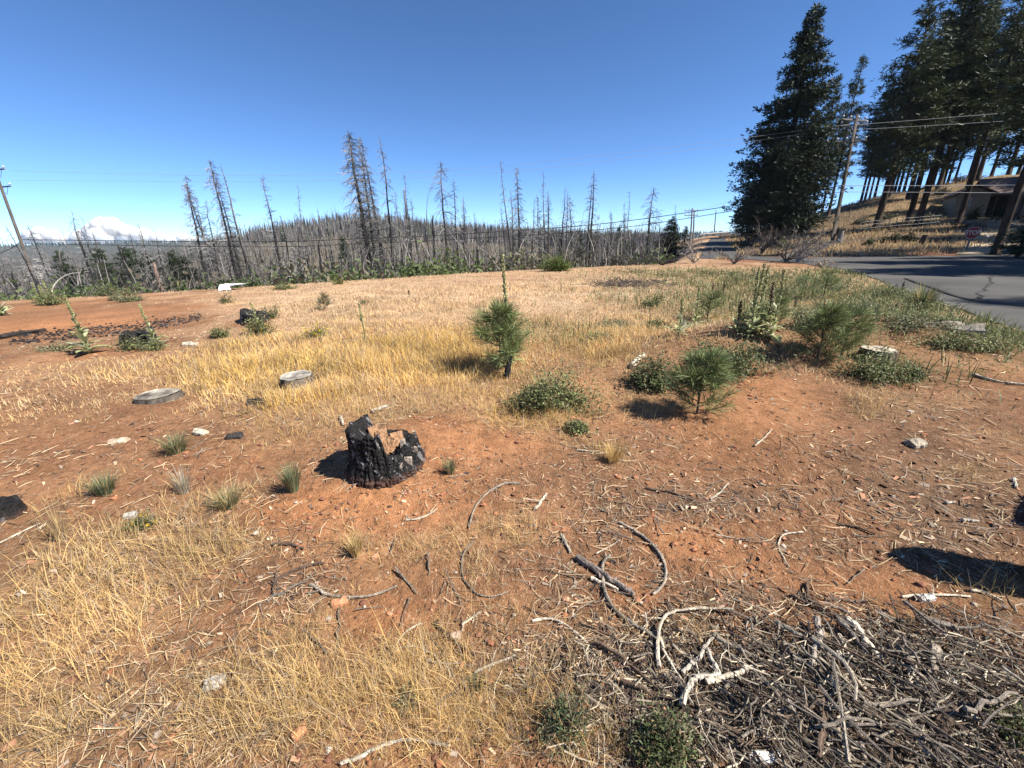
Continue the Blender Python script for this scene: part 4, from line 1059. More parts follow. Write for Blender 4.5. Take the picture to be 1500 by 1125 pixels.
# ------------------------------------------------------------------ stumps
def charred_stump(px, py, R, hf, name, label, big=False, seed=0, inner=True):
    """ring of charred wood; hf(theta) gives the rim height"""
    c = at(px, py); g0 = c[2]
    nt_, no, ni = (230, 44, 16) if big else (48, 9, 5)
    th = np.arange(nt_) * 2 * math.pi / nt_
    H = hf(th); rows = []
    wall = .30 * R
    for k in range(no):                       # outer face
        u = k / (no - 1); z = -.08 + (H + .08) * u
        flare = 1 + .22 * (1 - np.clip(z / max(.2, H.max()), 0, 1)) ** 3
        crack = .055 * np.abs(np.sin(th * 11 + 3.0 * fbm(th * 2.5, np.full_like(th, u * 1.4), seed, 2) + 2)) ** .5 + .05 * fbm(th * 9, np.full_like(th, u * 9), seed + 5, 2)
        bulge = .10 * fbm(np.cos(th) * 1.5 + 4, np.sin(th) * 1.5 + 4, seed + 2, 2)
        r = R * flare * (.93 + crack + bulge)
        if big:
            cell = th * 9.5 + 1.3 * fbm(th * 3, np.full_like(th, u * 2), seed + 7, 2) * 3; rowp = u * 11 + _hash(np.floor(cell), np.zeros_like(cell), 5) * 3
            r = r - R * .055 * (np.abs((cell % 1) - .5) > .40) - R * .04 * (np.abs((rowp % 1) - .5) > .42)
        rows.append(np.stack([r * np.cos(th), r * np.sin(th), z], 1))
    for k in range(ni):                       # over the rim, down the hollow
        u = k / (ni - 1)
        r = R * (.86 - .36 * min(1, u * 1.6) - .25 * u ** 3) + R * .08 * fbm(th * 7, np.full_like(th, u * 6), seed + 9, 2)
        zf = .06 if big else .02
        z = H + .012 - (H - zf) * u ** 1.1 + (.035 if big else .01) * fbm(th * 8, np.full_like(th, u * 5), seed + 12, 2)
        rows.append(np.stack([r * np.cos(th), r * np.sin(th), z], 1))
    V = np.concatenate(rows); nr = len(rows); idx = np.arange(nr * nt_).reshape(nr, nt_); a = idx[:-1]; b = idx[1:]
    Q = np.stack([a, np.roll(a, -1, 1), np.roll(b, -1, 1), b], -1).reshape(-1, 4)
    V = np.concatenate([V, [[0, 0, V[idx[-1], 2].mean() - .02]]]); T = np.stack([idx[-1], np.roll(idx[-1], -1), np.full(nt_, len(V) - 1)], 1)
    n = np.random.default_rng(seed).random(len(V))[:, None]; f = fbm(V[:, 0] * 14 + V[:, 2] * 9, V[:, 1] * 14 + V[:, 2] * 5, seed, 3)[:, None]
    C = np.array([.0125, .0115, .011]) * (.5 + 1. * n)
    f2 = fbm(V[:, 0] * 45 + V[:, 2] * 31, V[:, 1] * 45 + V[:, 2] * 13, seed + 1, 2)[:, None]; C = np.where((f > .10) & (f2 > .08), np.array([.17, .16, .155]) * (.5 + n), C)
    base = np.clip(1 - V[:, 2:3] / .03, 0, 1) * .5
    C = C * (1 - base) + np.array([.14, .07, .045]) * base
    o = obj(name, new_mesh(name, V, Q, T, C, [M_CHAR], smooth=big), None, (c[0], c[1], g0))
    return tag(o, label, "stump"), c
M_CHAR = mat("char", None, .72, .35, 30, bump=1.0, bscale=70, spec=.25)

def hump(th, c, w): d = (th - c + math.pi) % (2 * math.pi) - math.pi; return np.exp(-(d / w) ** 2)
def hbig(th):
    n = fbm(np.cos(th) * 3 + 7, np.sin(th) * 3 + 7, 4, 3)
    pl = lambda c, w_, so: 1 - sstep(w_ - so, w_ + so, np.abs((th - math.radians(c) + math.pi) % (2 * math.pi) - math.pi))
    return .120 + .175 * pl(208, 1.38, .10) + .065 * pl(-4, .58, .25) + .02 * pl(90, .4, .3) + .05 * n + .045 * fbm(th * 5, th * 0, 9, 2)
st, sc_ = charred_stump(566, 676, .235, hbig, "charred_stump", "big hollow charred stump, its left side standing taller, on bare red earth", True, 3)
def slabs():
    for i, (x, y, z, sx, sy, sz, rx, rz) in enumerate([(-.035, .055, .145, .085, .05, .15, -.5, .3), (.035, .03, .12, .075, .05, .11, -.6, -.4), (-.02, -.015, .09, .10, .06, .07, -.5, .1), (.07, .085, .13, .08, .05, .10, -.5, .6), (-.09, .07, .17, .06, .05, .12, -.4, .8)]):
        g = np.random.default_rng(i); v = np.array([[a, b, c] for a in (-.5, 0, .5) for b in (-.5, .5) for c in (-.5, 0, .5)]) * [sx, sy, sz] * g.uniform(.8, 1.25, (18, 1))
        R = np.array(Matrix.Rotation(rz, 3, 'Z') @ Matrix.Rotation(rx, 3, 'X')); v = v @ R.T + [x, y, z]
        I = lambda a, b, c: a * 6 + b * 3 + c
        Q = [[I(0, b, c), I(0, b, c + 1), I(1, b, c + 1), I(1, b, c)] for b in (0, 1) for c in (0, 1)] + [[I(1, b, c), I(1, b, c + 1), I(2, b, c + 1), I(2, b, c)] for b in (0, 1) for c in (0, 1)]
        Q += [[I(a, 0, c), I(a, 1, c), I(a, 1, c + 1), I(a, 0, c + 1)] for a in (0, 2) for c in (0, 1)] + [[I(a, 0, c), I(a, 1, c), I(a + 1, 1, c), I(a + 1, 0, c)] for a in (0, 1) for c in (0, 2)]
        obj("inner_wood", MB().add(v, Q, None, np.array([.33, .19, .105]) * random.uniform(.8, 1.15)).mesh("inner_wood", [M_WOOD]), st)
    # pale unburnt sliver and ash flakes on the right side
    for (x, y, z, s) in [(.205, -.14, .07, .05), (.15, -.19, .05, .035), (.22, .02, .20, .03), (.16, -.09, .19, .03), (.24, -.07, .13, .028)]:
        m = MB(); g = np.random.default_rng(int(abs(x) * 999)); v = np.array([[a, b, c] for a in (-1, 1) for b in (-1, 1) for c in (-1, 1)]) * [s * .5, s * .35, s] * g.uniform(.6, 1.2, (8, 1)) + [x, y, z]
        m.add(v, [[0, 1, 3, 2], [4, 6, 7, 5], [0, 4, 5, 1], [2, 3, 7, 6], [0, 2, 6, 4], [1, 5, 7, 3]], None, (.30, .25, .20)); obj("pale_flake", m.mesh("pale_flake", [M_WOOD]), st)
slabs()
charred_stump(205, 503, .24, lambda th: .20 + .06 * hump(th, math.radians(20), .8) + .05 * fbm(th * 2, th * 0, 2, 2), "charred_stump", "low charred stump beside the leafy mullein at the left", False, 11)
charred_stump(374, 470, .24, lambda th: .16 + .10 * hump(th, math.radians(170), .7) + .04 * fbm(th * 2, th * 0, 3, 2), "charred_stump", "dark charred stump half hidden by the shrub left of centre", False, 12)
charred_stump(-2, 757, .11, lambda th: .08 + .05 * fbm(th * 2, th * 0, 4, 2), "charred_stump", "small charred stump cut off by the left edge", False, 13)

M_CUT = mat("cut_wood", None, .85, .3, 22, bump=.5, bscale=30)
def cut_stump(px, py, wpx, h, label, col=(.30, .265, .21), side=(.09, .075, .06), tilt=(0, 0), oval=1.0, seed=0):
    c = at(px, py); R = wpx * ppm(c) / 2; g = np.random.default_rng(seed); n = 40; th = np.arange(n) * 2 * math.pi / n
    rr = R * (1 + .10 * fbm(np.cos(th) * 1.6 + 3, np.sin(th) * 1.6 + 3, seed, 3) * 2)
    root = None; m = MB(); rows = []
    for (f, z) in ((1.18, -.12), (1.05, h * .3), (1.0, h * .9), (.97, h)):
        rr2 = rr * f * (1 + .03 * np.sin(th * 13 + z * 9)); rows.append(np.stack([rr2 * np.cos(th), oval * rr2 * np.sin(th), np.full(n, z)], 1))
    V = np.concatenate(rows); idx = np.arange(4 * n).reshape(4, n); a = idx[:-1]; b = idx[1:]
    m.add(V, np.stack([a, np.roll(a, -1, 1), np.roll(b, -1, 1), b], -1).reshape(-1, 4), None, np.array(side) * g.uniform(.5, 1.4, (4 * n, 1)))
    o = obj("tree_stump", m.mesh("tree_stump", [M_BARK]), None, c); o.rotation_euler = (*tilt, 0)
    m = MB(); rows = [np.stack([rr * f * np.cos(th), oval * rr * f * np.sin(th), np.full(n, h + .006 + g.normal(0, .003))], 1) for f in (.972, .85, .7, .55, .4, .25, .1)]
    V = np.concatenate(rows); idx = np.arange(7 * n).reshape(7, n); a = idx[:-1]; b = idx[1:]
    V[:, 2] += .012 * fbm(V[:, 0] * 14, V[:, 1] * 14, seed, 2)
    V = np.concatenate([V, [[0, 0, h + .004]]]); T = np.stack([idx[-1], np.roll(idx[-1], -1), np.full(n, 7 * n)], 1)
    f = fbm(V[:, 0] * 8, V[:, 1] * 8, seed + 3, 3)[:, None]
    ring = .85 + .2 * np.sin(np.hypot(V[:, 0], V[:, 1] / oval) * 190)[:, None]
    m.add(V, np.stack([a, np.roll(a, -1, 1), np.roll(b, -1, 1), b], -1).reshape(-1, 4), T, np.array(col) * np.clip(1 + 2.2 * f, .25, 1.5) * ring)
    obj("cut_face", m.mesh("cut_face", [M_CUT]), o)
    return tag(o, label, "stump")
cut_stump(233, 584, 62, .055, "flat grey sawn stump low in the red dirt at the left", seed=1, tilt=(.05, -.06), oval=.75)
cut_stump(437, 563, 44, .11, "pale grey sawn stump rising from yellow grass left of centre", (.33, .30, .25), (.10, .085, .07), seed=2, tilt=(.05, 0))
cut_stump(1281, 527, 46, .14, "pale sawn stump among the green ground cover at the right", (.31, .265, .205), seed=3, tilt=(.06, .06), oval=.8)

# ------------------------------------------------------------------ logs, branches, sticks
def log_obj(pts, rad, name, label, cat, col, m=M_WOOD, lift=.0, sides=8, group=None, n=None, rough=.07, seed=0, end_pale=None):
    """a branch lying along photograph points; rad in photo pixels at its middle"""
    P = np.array([at(*p) for p in pts]); k = ppm(P.mean(0)); R = rad * k * .82
    n = n or max(7, 4 * len(pts)); P = smooth_path(P, n); g = np.random.default_rng(seed + int(pts[0][0])); P[1:-1, :2] += g.normal(0, R * .22, (n - 2, 2))
    P[:, 2] = np.array([ground(a, b) for a, b in P[:, :2]]) + R * .8 + lift
    P[:, 2] = np.convolve(np.pad(P[:, 2], 2, 'edge'), np.ones(5) / 5, 'valid') + .004
    u = np.linspace(0, 1, n); rr = R * (1.05 - .45 * u) * (1 + g.normal(0, rough, n)); 
    org = P.mean(0)
    V, Q = tubes(P - org, rr, sides); V = V + g.normal(0, R * .07, V.shape); C = np.array(col) * (np.tile(g.uniform(.55, 1.35, sides), n) * np.repeat(1 + .35 * fbm(np.arange(n) * .45, np.zeros(n), seed, 2), sides) * g.uniform(.85, 1.15, len(V)))[:, None]
    T = tube_caps(1, n, sides); mbx = MB().add(V, Q, T, C)
    if len(pts) > 2:
        for _ in range(int(g.integers(1, 4))):
            q = int(g.integers(1, n - 1)); tg = unit(P[min(q + 1, n - 1)] - P[q - 1]); dd = unit(tg * g.choice([-1, 1]) * .8 + unit(np.cross(tg, [0, 0, 1.0])) * g.choice([-1, 1]) + [0, 0, g.uniform(0, .5)])
            Ls = R * (g.uniform(3, 12) if rad < 4.3 else g.uniform(1.5, 4)); SP = P[q] - org + dd * np.linspace(0, 1, 4)[:, None] * Ls + g.normal(0, .05 * Ls, (4, 3)) * np.linspace(0, 1, 4)[:, None]
            V2, Q2 = tubes(SP, rr[q] * np.array([.6, .45, .35, .2]), 5); mbx.add(V2, Q2, None, np.array(col) * g.uniform(.6, 1.2, (len(V2), 1)))
    o = obj(name, mbx.mesh(name, [m], smooth=False), None, org)
    return tag(o, label, cat, group)
GREY = (.28, .235, .18); PALE = (.48, .41, .31); WHITE = (.45, .40, .325); BRN = (.125, .085, .06); CHAR = (.035, .03, .028)
STK = [
 ([(907, 767), (938, 785), (966, 811), (975, 838), (972, 858), (956, 873)], 3.0, GREY, "curved grey branch hooking down over bare orange dirt right of centre"),
 ([(893, 816), (882, 832), (885, 866), (899, 894), (922, 913), (950, 929), (964, 935)], 3.6, GREY, "long S shaped grey branch ending where pale arcs meet"),
 ([(964, 985), (962, 953), (966, 925), (974, 909), (994, 901), (1025, 898), (1073, 900)], 3.2, PALE, "pale branch arching up and away to the right"),
 ([(966, 941), (974, 965), (990, 993), (1003, 1010)], 2.6, PALE, "pale stick running down from the foot of the arching branch"),
 ([(780, 911), (810, 909), (839, 925), (859, 943), (871, 963)], 2.4, PALE, "thin pale bow of wood in the dark litter below centre"),
 ([(998, 1042), (1007, 1016), (1019, 1001), (1043, 998), (1051, 993), (1041, 975), (1035, 959)], 5.0, WHITE, "bone white forked root with a knuckle bend"),
 ([(998, 994), (1021, 973), (1033, 953), (1046, 939)], 3.6, WHITE, "white straight prong leaning up beside the forked root"),
 ([(1043, 939), (1073, 955), (1120, 981)], 4.4, GREY, "straight brown grey stick sloping right from the white prong"),
 ([(1033, 1008), (1073, 996), (1106, 985)], 5.0, PALE, "thick pale split stick right of the forked root"),
 ([(1051, 1016), (1079, 1028)], 2.6, PALE, "short pale stick under the thick split one"),
 ([(871, 947), (911, 971), (940, 998)], 4.0, BRN, "dark brown branch sunk in the litter left of the forked root"),
 ([(907, 1004), (946, 1020)], 4.2, BRN, "short dark stick below the dark brown branch"),
 ([(845, 820), (890, 850), (928, 874)], 6.0, (.22, .18, .15), "thick split log, charred at its upper end, crossing the S shaped branch"),
 ([(866, 850), (905, 866)], 3.6, PALE, "pale splinter along the thick split log"),
 ([(823, 787), (835, 812)], 3.4, PALE, "short pale stick above the thick split log"),
 ([(1176, 781), (1148, 785), (1140, 799), (1146, 816), (1156, 832)], 1.8, PALE, "pale wiry stem curled like a hook on orange dirt"),
 ([(1156, 873), (1208, 899), (1259, 916)], 3.4, BRN, "long dark branch at the top of the brush pile"),
 ([(1182, 855), (1184, 877), (1195, 890)], 2.6, BRN, "dark upright twig crossing the long dark branch"),
 ([(1208, 881), (1245, 882), (1281, 879)], 3.0, BRN, "level dark stick below the furry shadow"),
 ([(1193, 918), (1197, 942), (1188, 972), (1182, 989)], 6.0, (.27, .23, .19), "stout bent stick standing on the upper left of the brush pile"),
 ([(1132, 922), (1160, 938), (1188, 955)], 4.2, GREY, "grey stick meeting the stout bent stick from the left"),
 ([(1225, 920), (1251, 950), (1279, 989)], 4.6, (.22, .19, .16), "grey branch lying parallel beside the pale split pole"),
 ([(1238, 920), (1262, 950), (1287, 985)], 6.5, PALE, "pale split pole sloping down through the brush pile"),
 ([(1225, 942), (1238, 966), (1249, 989)], 3.4, PALE, "thin pale stick left of the split pole"),
 ([(1223, 968), (1244, 1002), (1272, 1041)], 4.8, PALE, "knotty pale stick in the middle of the brush pile"),
 ([(1296, 1004), (1324, 1006), (1359, 1015)], 3.8, WHITE, "white slightly bowed stick left of the white bark chunk"),
 ([(1362, 962), (1362, 982), (1356, 1002)], 8.0, GREY, "thick grey curved slab of bark above the white chunk"),
 ([(1393, 1051), (1380, 1072), (1367, 1092)], 7.0, BRN, "thick dark log end low in the brush pile"),
 ([(1337, 916), (1397, 937)], 8.0, (.15, .125, .10), "dark weathered board end at the top right of the pile"),
 ([(1197, 1019), (1201, 1071), (1193, 1124)], 6.4, BRN, "thick dark branch running to the bottom edge"),
 ([(1216, 1071), (1226, 1098), (1238, 1124)], 5.6, GREY, "grey stick at the bottom edge right of the thick dark branch"),
 ([(1251, 1080), (1256, 1102), (1259, 1124)], 5.8, (.25, .2, .16), "knobbed brown stick at the bottom edge"),
 ([(1324, 1071), (1338, 1094), (1350, 1120)], 5.4, PALE, "pale round stick end near the bottom edge"),
 ([(1203, 1062), (1213, 1090), (1204, 1110), (1199, 1118)], 3.0, PALE, "pale curved twig over the thick dark branch"),
 ([(1229, 1041), (1257, 1052), (1285, 1062)], 4.4, GREY, "grey stick lying level in the lower pile"),
 ([(1171, 1052), (1206, 1041)], 4.4, BRN, "short dark stick left of the level grey one"),
 ([(1415, 1060), (1440, 1082), (1462, 1118)], 3.4, PALE, "long pale stick slanting to the lower right corner"),
 ([(1370, 1030), (1410, 1050), (1450, 1070)], 3.2, GREY, "slim grey stick right of the white chunk"),
 ([(1420, 866), (1445, 872), (1470, 885)], 2.6, PALE, "thin forked pale stick under the animal's shadow"),
 ([(1320, 876), (1360, 873), (1420, 876)], 2.4, PALE, "thin pale stem lying above the white scrap"),
 ([(762, 710), (740, 710), (716, 722), (697, 743), (687, 775)], 2.2, GREY, "grey arc of branch right of the big charred stump"),
 ([(784, 749), (793, 736), (801, 725)], 3.0, PALE, "short pale stick right of the grey arc"),
 ([(693, 795), (679, 814), (677, 838), (685, 858), (705, 874), (728, 874), (744, 868)], 1.8, GREY, "thin grey stem curved like a horseshoe below the arc"),
 ([(455, 858), (479, 872), (511, 878), (546, 874), (582, 860)], 2.8, GREY, "bowed grey stick on bare earth left of centre"),
 ([(400, 856), (436, 836), (475, 827)], 3.2, BRN, "dark twiggy branch left of the bowed grey stick"),
 ([(400, 800), (424, 799), (445, 806)], 3.0, BRN, "short dark branch on the red mound left of the stump"),
 ([(617, 915), (590, 933), (574, 957)], 1.8, PALE, "upper thin pale arc under the bare patch"),
 ([(576, 961), (590, 950), (614, 950), (637, 963), (647, 985)], 2.0, PALE, "lower thin pale arc under the bare patch"),
 ([(637, 913), (661, 937), (697, 961)], 2.6, BRN, "dark stick sloping right from the pale arcs"),
 ([(677, 917), (690, 908), (705, 897)], 2.6, PALE, "short straight pale stick above the dark sloping one"),
 ([(499, 1121), (530, 1109), (558, 1095), (586, 1087), (610, 1087), (637, 1091), (659, 1095)], 3.6, PALE, "long knotty pale branch along the bottom edge"),
 ([(695, 988), (716, 977), (756, 961)], 2.6, PALE, "thin pale stick in the straw below centre"),
 ([(594, 763), (620, 759), (641, 747)], 1.8, PALE, "pale stalk on the earth right under the stump"),
 ([(1425, 550), (1450, 558), (1475, 563), (1520, 567)], 2.6, PALE, "smooth pale stick at the right edge beyond the ground cover"),
 ([(0, 797), (28, 783), (60, 768)], 1.8, PALE, "pale straight stem at the left edge"),
 ([(545, 606), (556, 601), (569, 597)], 3.8, WHITE, "white grey stick end lying behind the big stump"),
 ([(499, 612), (503, 624)], 2.8, PALE, "small pale stick left behind the big stump"),
 ([(925, 541), (934, 530), (944, 524)], 5.0, PALE, "pale broken log beside the dark green shrub"),
 ([(945, 716), (980, 722), (1016, 734)], 2.2, BRN, "dark thin branch on the dirt right of centre"),
 ([(1040, 733), (1055, 723), (1067, 710)], 1.8, PALE, "thin pale twig pointing up the dirt slope"),
 ([(1228, 769), (1256, 774), (1282, 784)], 2.0, BRN, "slender dark stick on the right hand dirt"),
 ([(0, 497), (35, 490), (68, 486)], 4.4, CHAR, "charred log lying in the red dirt at the left edge"),
 ([(845, 660), (880, 665), (905, 664)], 1.4, PALE, "thin pale stem on the dirt below the green shrub"),
 ([(1105, 655), (1122, 640), (1130, 630)], 1.4, PALE, "fine pale twig low on the dirt bank"),
 ([(1408, 764), (1432, 766)], 3.2, WHITE, "clean white stick alone on the right hand dirt"),
 ([(1385, 739), (1398, 737)], 2.6, WHITE, "tiny white stick left of the clean one"),
 ([(1484, 703), (1487, 716)], 2.6, WHITE, "pale chip of wood above the animal at the right edge"),
]
for i, (pts, r, c, lab) in enumerate(STK):
    log_obj(pts, r, "branch" if len(pts) > 2 else "stick", lab, "branch" if len(pts) > 2 else "stick", c, seed=i, lift=.034 if (pts[0][1] > 905 and pts[0][0] > 1120) else .020 if (pts[0][1] > 890 and pts[0][0] > 860) else 0)
# flat slabs and white chunks of bark
def chunk(px, py, wpx, lpx, hpx, rz, col, name, label, cat, seed=0, m=M_WOOD):
    c = at(px, py); k = ppm(c); g = np.random.default_rng(seed); nx, ny = 6, 4
    xs, ys = np.meshgrid(np.linspace(-.5, .5, nx), np.linspace(-.5, .5, ny)); e = 1 - .35 * np.abs(xs) ** 2
    X = xs * lpx * k * g.uniform(.85, 1.15, xs.shape); Y = ys * wpx * k * e * g.uniform(.85, 1.15, xs.shape)
    top = hpx * k * (1 - .7 * (2 * np.abs(ys)) ** 2) * g.uniform(.6, 1.2, xs.shape)
    Vt = np.stack([X, Y, top], -1).reshape(-1, 3); Vb = np.stack([X, Y, np.full(xs.shape, -.01)], -1).reshape(-1, 3)
    idx = np.arange(nx * ny).reshape(ny, nx); q = np.stack([idx[:-1, :-1], idx[:-1, 1:], idx[1:, 1:], idx[1:, :-1]], -1).reshape(-1, 4)
    ring = np.concatenate([idx[0], idx[1:, -1], idx[-1, -2::-1], idx[-2:0:-1, 0]]); nb = np.roll(ring, -1); off = nx * ny
    Q = np.concatenate([q, np.stack([ring + off, nb + off, nb, ring], 1)])
    o = obj(name, MB().add(np.concatenate([Vt, Vb]), Q, None, np.array(col) * g.uniform(.75, 1.2, (2 * off, 1))).mesh(name, [m]), None, (c[0], c[1], c[2] + .01), rz)
    return tag(o, label, cat)
chunk(1383, 1000, 30, 40, 12, .9, (.66, .64, .60), "bark_chunk", "large white ashy chunk of wood in the brush pile", "wood chunk", 1)
chunk(1355, 878, 10, 24, 6, .1, (.58, .55, .50), "bark_chunk", "white scrap just below the animal's shadow", "wood chunk", 2)
chunk(1175, 1085, 9, 34, 6, .45, (.78, .76, .72), "bark_chunk", "narrow white chunk left of the thick dark branch", "wood chunk", 3)
chunk(1118, 1111, 16, 46, 8, .05, (.66, .63, .58), "bark_chunk", "broad white chunk at the bottom edge under the brush", "wood chunk", 4)
chunk(1146, 1035, 26, 64, 8, 1.25, (.24, .215, .185), "bark_slab", "flat grey slab of bark at the left of the brush pile", "bark", 5)
chunk(1340, 652, 18, 22, 8, .2, (.30, .25, .185), "rock", "pale lichen grey rock half buried on the right slope", "rock", 6, M_STONE)
chunk(316, 1003, 20, 26, 10, .3, (.42, .38, .32), "bark_chunk", "pale crumbly clump in the straw at the lower left", "wood chunk", 7)
chunk(192, 757, 10, 15, 7, .4, (.33, .31, .27), "rock", "small pale stone beside a dark hole at the left", "rock", 8, M_STONE)
chunk(295, 635, 10, 18, 6, -.3, (.55, .48, .36), "bark_chunk", "pale chip below the flat sawn stump", "wood chunk", 9)
chunk(175, 648, 12, 20, 5, .3, (.5, .38, .27), "bark_chunk", "tan flake of bark on the red dirt at the left", "wood chunk", 10)
chunk(497, 885, 12, 22, 8, .5, (.40, .19, .10), "rock", "orange stone at the bowed grey stick", "rock", 11, M_STONE)
chunk(438, 1075, 14, 20, 6, 1.0, (.45, .22, .11), "rock", "orange chip of stone in the lower left straw", "rock", 12, M_STONE)
chunk(1396, 484, 20, 62, 11, -.5, (.27, .235, .19), "rotten_log", "pale rotten log end lying in the green verge by the road", "log", 14)
chunk(845, 622, 16, 16, 10, 0, (.36, .16, .09), "dirt_clod", "orange clod of earth below the sprawling green shrub", "clod", 15, M_STONE)
chunk(668, 934, 12, 14, 7, .2, (.42, .30, .22), "rock", "pale pink stone on the bare patch below centre", "rock", 16, M_STONE)
chunk(345, 641, 10, 20, 7, .1, (.05, .045, .04), "charred_chunk", "black charred chunk left of the pale sawn stump", "wood chunk", 17)
chunk(378, 592, 10, 26, 8, .1, (.045, .04, .035), "charred_chunk", "flat black charred chunk below the pale sawn stump", "wood chunk", 18)
chunk(280, 506, 8, 20, 5, .0, (.40, .36, .28), "bark_slab", "small pale slab alone on the red dirt", "bark", 19)

# loose sticks of the brush pile, individually
SM = []
for i in range(14):
    g = np.random.default_rng(500 + i); n = 7; u = np.linspace(-.5, .5, n); P = np.zeros((n, 3)); P[:, 0] = u
    P[:, 1] = g.normal(0, .5) * (u ** 2 - .1) + .03 * g.normal(0, 1, n); P[:, 2] = abs(g.normal(0, .06)) * (.25 - u ** 2)
    R = g.uniform(.014, .034) * (1.1 - .5 * (u + .5)) * (1 + g.normal(0, .1, n)); V, Q = tubes(P, R, 6)
    tone = [GREY, PALE, BRN, (.22, .18, .15), (.24, .2, .16), GREY, BRN][i % 7]
    SM.append(MB().add(V, Q, tube_caps(1, n, 6), np.array(tone) * (np.tile(g.uniform(.6, 1.3, 6), n) * g.uniform(.8, 1.2, len(V)))[:, None]).mesh("stick", [M_WOOD], False))
def scatter_sticks(n, cx, cy, sx, sy, l0, l1, label, group, ang, lift, cond=None):
    k = 0
    while k < n:
        px = random.gauss(cx, sx); py = random.gauss(cy, sy)
        if not (300 < px < 1560 and 660 < py < 1150): continue
        if cond and not cond(px, py): continue
        c = at(px, py); L = random.uniform(l0, l1)
        o = obj("stick", random.choice(SM), None, (c[0], c[1], c[2] + random.uniform(.006, lift)))
        o.rotation_euler = (random.uniform(0, 6.28), random.gauss(0, .12 if lift > .02 else .04), random.gauss(ang[0], ang[1])); o.scale = (L, L * random.uniform(.6, 1.1), L * .8)
        tag(o, label, "stick", group); k += 1
scatter_sticks(190, 1312, 1032, 122, 62, .08, .27, "weathered grey stick among many in the brush pile at the lower right", "loose sticks of the brush pile", (-.9, .75), .095, lambda x, y: y > 905 + max(0, 1180 - x) * .5)
scatter_sticks(60, 950, 990, 120, 70, .06, .26, "small weathered stick in the litter around the forked white root", "sticks around the forked root", (0, 2), .025)
scatter_sticks(45, 1050, 800, 200, 70, .05, .20, "small loose stick scattered on the dirt above the brush pile", "sticks scattered on the dirt", (0, 2), .015)
scatter_sticks(25, 560, 900, 150, 120, .06, .22, "small loose stick scattered in the straw at the left", "sticks scattered in the straw", (0, 2), .015)

# charcoal strip in the red dirt at the left
def charcoal():
    mb = MB(); g = np.random.default_rng(77); n = 1000
    px = g.uniform(15, 295, n); yc = np.interp(px, [15, 110, 200, 295], [499, 490, 480, 466]); py = yc + g.normal(0, 2.6, n) + g.choice([-4, 3], n) * np.interp(px, [0, 120, 295], [1.1, 1.2, .5])
    for a, b in zip(px, py):
        x, y = flat(a, b); z = ground(x, y); s = g.uniform(.007, .028)
        v = np.array([[i, j, k] for i in (-1, 1) for j in (-1, 1) for k in (-1, 1)]) * [s, s * .6, s * .45] * g.uniform(.5, 1.1, (8, 1)); r = g.uniform(0, 6.28); c, sn = math.cos(r), math.sin(r)
        v = v @ np.array([[c, sn, 0], [-sn, c, 0], [0, 0, 1]]) + [x, y, z + .01]
        mb.add(v, [[0, 1, 3, 2], [4, 6, 7, 5], [0, 4, 5, 1], [2, 3, 7, 6], [0, 2, 6, 4], [1, 5, 7, 3]], None, (.028, .025, .024) if g.random() < .8 else (.12, .10, .09))
    tag(obj("charcoal_debris", mb.mesh("charcoal_debris", [M_CHAR])), "strip of black charcoal bits across the red dirt at the left", "charcoal", None, "stuff")
    mb = MB(); n = 500
    for _ in range(n):
        a = g.normal(925, 28); b = g.normal(418, 3); x, y = flat(a, b); z = ground(x, y); L = g.uniform(.1, .4); d = unit(np.array([g.normal(), g.normal() * .5, g.normal() * .2]))
        V, Q = tubes(np.array([[x, y, z + .02], np.array([x, y, z + .04 + abs(g.normal(0, .03))]) + d * L]), np.array([.012, .007]), 3); mb.add(V, Q, None, np.array((.14, .11, .09)) * g.uniform(.5, 1.5))
    tag(obj("twig_debris", mb.mesh("twig_debris", [M_WOOD])), "raked line of dark twigs far out on the dry field", "twigs", None, "stuff")
charcoal()

